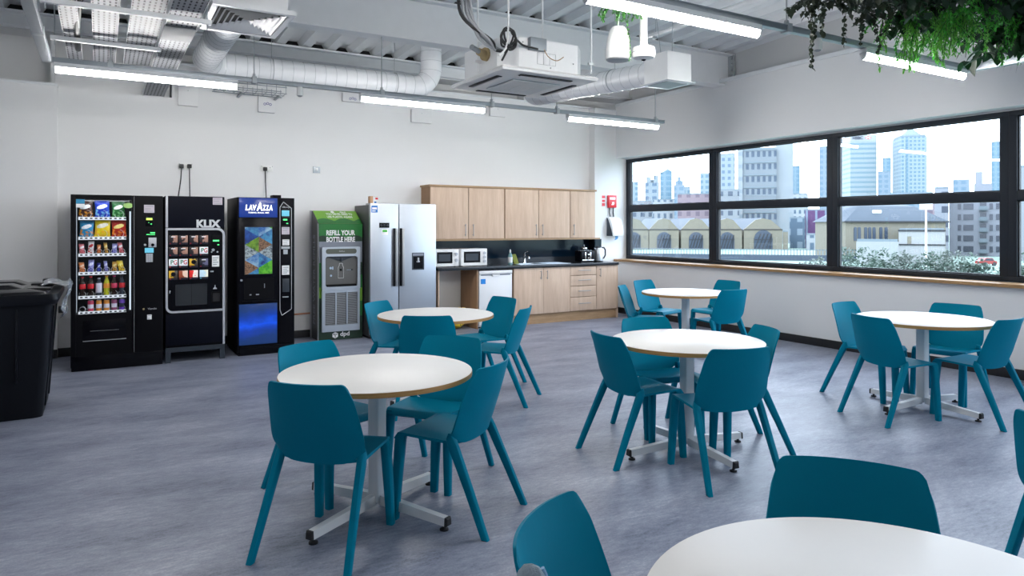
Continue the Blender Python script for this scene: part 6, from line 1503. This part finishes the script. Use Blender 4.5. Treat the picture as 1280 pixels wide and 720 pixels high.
# slate-roofed hall
dep = 120; l0, l1 = bear(1057, dep), bear(1182, dep); w = l1-l0; he = zed(277, dep)-GZ; hr = zed(254, dep)-GZ
t = thing('slate_roofed_hall', 'yellow brick hall with a big blue slate roof in the third window', 'building', site((l0+l1)/2, dep), -YAW)
obj('walls', MB().box(-w/2, w/2, 0, 12, 0, he), M['ybrick'], t, local=True)
obj('roof', MB().loft([[(-w/2-.4, -.4, he), (w/2+.4, -.4, he), (w/2+.4, 12.4, he), (-w/2-.4, 12.4, he)], [(-w*.30, 2.6, hr-.5), (w*.28, 2.6, hr-.5), (w*.28, 9.4, hr-.5), (-w*.30, 9.4, hr-.5)], [(-w*.22, 5, hr), (w*.2, 5, hr), (w*.2, 7, hr), (-w*.22, 7, hr)]]), M['slate_roof'], t, local=True)
obj('gutter', MB().box(-w/2-.5, w/2+.5, -.5, -.35, he-.15, he+.1), M['ironwork'], t, local=True)
for px in (1069, 1074, 1082, 1087, 1092.5, 1101, 1107.5):
    x = bear(px, dep)-(l0+l1)/2; r = 0.26
    arch = [(x-r, he-3.3), (x+r, he-3.3)]+[(x+r*math.cos(a), he-1.2+r*math.sin(a)) for a in [PI*k/8 for k in range(9)]]
    obj('arched_window', MB().prism(arch, 'y', -0.08, 0), M['archglass'], t, local=True)
obj('rooflight', MB().box(-w*.19, -w*.10, 1.3, 1.5, he+1.5, he+2.0), M['white_print'], t, local=True)
block('white_outbuilding', 'plain white flat-roofed outbuilding in front of the slate-roofed hall', 'building', 1123, 1181, 112, 288.5, plain('white_render', pale(236, 238, 238), 0.8, scale=0.5), thick=6, build=lambda t, w, h, th: (obj('boarded_window', MB().box(-w*.31, -w*.22, -0.05, 0, h-2.1, h-.9), M['ybrick'], t, local=True), obj('coping', MB().box(-w/2-.1, w/2+.1, -.15, 0, h-2.35, h-2.15).box(-w/2-.1, w/2+.1, -.15, 0, h-.1, h+.15), M['ironwork'], t, local=True)))
block('white_garden_wall', 'white rendered wall in front of the slate-roofed hall', 'wall', 1070, 1123, 110, 302, plain('white_render_wall', pale(232, 236, 236), 0.8, scale=0.5), thick=0.5)
# grey flats
dep = 140
def flats(t, w, h, th):
    for r in range(5):
        zz = h-3.0-r*2.15
        for fx in (-0.30, -0.13, 0.30, 0.42):
            ww = 1.7 if fx == -0.13 else 0.55
            obj('window', MB().box(w*fx-ww/2, w*fx+ww/2, -0.1, 0.02, zz, zz+1.15), M['winpane'], t, local=True)
        b = obj('balcony', MB().box(w*.07, w*.23, -1.4, 0, zz-.25, zz-.1).box(w*.07, w*.23, -1.45, -1.38, zz-.1, zz+.6), M['pale_roof'], t, local=True)
        obj('balcony_door', MB().box(w*.09, w*.21, -0.1, 0.02, zz, zz+1.4), M['winpane'], b, local=True)
    obj('roof_tower', MB().box(-w*.02, w*.32, 1, th*.8, h, h+2.2).box(0.0, w*.14, 1, th*.6, h+2.2, h+4.6), M['flatgrey'], t, local=True)
M['flatgrey'] = plain('grey_flats_render', pale(214, 219, 230), 0.8, scale=0.4, var=0.05); M['winpane'] = plain('dark_window_pane', pale(74, 86, 108), 0.2)
block('apartment_block', 'grey apartment block with balconies at the right of the third window', 'building', 1186, 1252, dep, 243, M['flatgrey'], thick=12, build=flats)
block('apartment_block', 'lower grey flats left of the balconied apartment block', 'building', 1168, 1186, 138, 236, facade('grey_flats_wing', pale(212, 217, 228), pale(100, 112, 134), 2.6, 2.9, 0.5, 0.45), thick=10)
block('apartment_block', 'pale apartment block seen in the narrow window at the right edge', 'building', 1268, 1310, 120, 209, facade('pale_flats', pale(206, 212, 218), pale(78, 92, 118), 2.8, 3.3, 0.45, 0.45), thick=10)
# fence, wall, lamp, car
dep0 = 95
t = thing('railing_wall', 'low dark wall with pale railings crossing behind the first two windows', 'wall', site(bear(785, 130), 130), -YAW-0.30)
obj('wall_base', MB().box(-6, 46, 0, 0.4, 0, 1.0), M['archglass'], t, local=True)
b = MB()
for k in range(100): b.box(-6+k*0.52, -5.88+k*0.52, 0.1, 0.25, 1.0, 2.0)
b.box(-6, 46, 0.1, 0.2, 1.85, 1.95); obj('railings', b, M['pale_roof'], t, local=True)
t = thing('street_lamp', 'tall white lamp post in front of the slate-roofed hall', 'lamp post', site(bear(1157.5, 60), 60), -YAW)
obj('post', MB().cyl((0, 0, 0), (0, 0, zed(262, 60)-GZ), 0.10, 0.07, 10), M['white_metal'], t, local=True)
obj('lamp_head', MB().box(-0.5, 0.5, -0.15, 0.15, zed(262, 60)-GZ, zed(254, 60)-GZ, 0.03), M['white_metal'], t, local=True)
t = thing('car', 'small red car parked behind the bushes at the right of the third window', 'car', site(bear(1237, 105), 105), -YAW)
obj('body', MB().prism([(-1.15, 0.3), (1.15, 0.3), (1.15, 0.72), (0.75, 0.8), (0.45, 1.2), (-0.55, 1.2), (-0.9, 0.82), (-1.15, 0.75)], 'y', 0, 1.6), plain('red_car_paint', pale(226, 70, 60), 0.3), t, local=True)
obj('window', MB().prism([(0.62, 0.82), (0.4, 1.13), (-0.5, 1.13), (-0.75, 0.82)], 'y', -0.02, 0), M['winpane'], t, local=True)
for x in (-0.75, 0.75): obj('wheel', MB().cyl((x, -0.03, 0.3), (x, 0.2, 0.3), 0.3, n=14), M['gasket'], t, local=True)
# bushes
M['bush'] = leafmat('bush_leaf', pale(96, 130, 116), pale(160, 184, 164), 0.6); M['bush2'] = leafmat('pale_bush_leaf', pale(140, 158, 148), pale(196, 208, 196), 0.6)
def shrub(px, dep, top, rw, label, mat, seed, n=1500):
    rng = random.Random(seed); h = zed(top, dep)-GZ; t = thing('shrub', label, 'shrub', site(bear(px, dep), dep), 0, 'shrubs beyond the windows')
    lb, sb = MB(), MB(); lobes = [(Vector((rng.uniform(-.55, .55)*rw, rng.uniform(-.5, .5)*rw, h*rng.uniform(.30, .72))), rng.uniform(.35, .6)*rw) for _ in range(9)]
    lobes.append((Vector((0, 0, h-.55*rw)), .5*rw))
    for _ in range(n):
        c, r = lobes[rng.randrange(len(lobes))]
        d = Vector((rng.gauss(0, 1), rng.gauss(0, 1), rng.gauss(0, 1))).normalized()
        p = c+d*r*rng.uniform(.75, 1.05); p.z = min(max(p.z, .2), h)
        leaf(lb, p, d+Vector((rng.uniform(-.7, .7), rng.uniform(-.7, .7), rng.uniform(-.7, .7))), (0, 0, 1), 0.26*rng.uniform(.6, 1.2), 0.085, 0.2)
    for c, r in lobes: sb.tube([(0, 0, 0), (c.x*.5, c.y*.5, c.z*.55), tuple(c)], [.12, .07, .03], 6)
    obj('foliage', lb, M[mat], t, local=True, fix=False, sharp=180); obj('stems', sb, M['stem'], t, local=True)
for a in [(1054, 50, 309, 1.7, 'bush at the left foot of the third window', 'bush', 31), (1078, 46, 308, 1.8, 'dense bush left of the lamp post, second along the third window', 'bush', 32), (1103, 48, 311, 1.7, 'bush right of the dense one in the third window', 'bush', 33),
          (1130, 52, 313, 1.8, 'bush just left of the white lamp post', 'bush2', 34), (1163, 50, 314, 1.8, 'bush just right of the white lamp post', 'bush', 35), (1190, 54, 312, 1.9, 'pale bush in front of the grey flats', 'bush2', 36),
          (1216, 52, 317, 1.6, 'low bush near the red car', 'bush', 37), (1276, 48, 314, 1.7, 'bush in the narrow window at the right edge', 'bush', 38), (1024, 62, 322, 1.6, 'pale shrub at the right foot of the second window', 'bush2', 39), (1004, 66, 328, 1.4, 'low pale shrub left of another at the foot of the second window', 'bush2', 40)]:
    shrub(*a)

# ================================================================ light
wd = bpy.data.worlds.new('overcast_sky'); SC.world = wd; wd.use_nodes = True
nt = wd.node_tree; nt.nodes.clear()
ou = nt.nodes.new('ShaderNodeOutputWorld'); bg = nt.nodes.new('ShaderNodeBackground'); nt.links.new(bg.outputs[0], ou.inputs[0])
bg.inputs[0].default_value = (0.82, 0.90, 1.0, 1); bg.inputs[1].default_value = 8.5
for i, (y0, y1) in enumerate(wins):
    la = bpy.data.lights.new('daylight_portal', 'AREA'); la.shape = 'RECTANGLE'; la.size = y1-y0-0.16; la.size_y = 1.6
    la.cycles.is_portal = True
    lo = bpy.data.objects.new('daylight_portal', la); COL.objects.link(lo); lo.location = (8.07, (y0+y1)/2, 1.81); lo.rotation_euler = (0, -PI/2, 0) if False else (PI/2, 0, PI/2)
SC.cycles.max_bounces = 8; SC.cycles.diffuse_bounces = 4; SC.cycles.glossy_bounces = 4; SC.cycles.transparent_max_bounces = 16; SC.cycles.transmission_bounces = 4
SC.cycles.caustics_reflective = False; SC.cycles.caustics_refractive = False; SC.cycles.sample_clamp_indirect = 6.0
SC.cycles.use_denoising = True
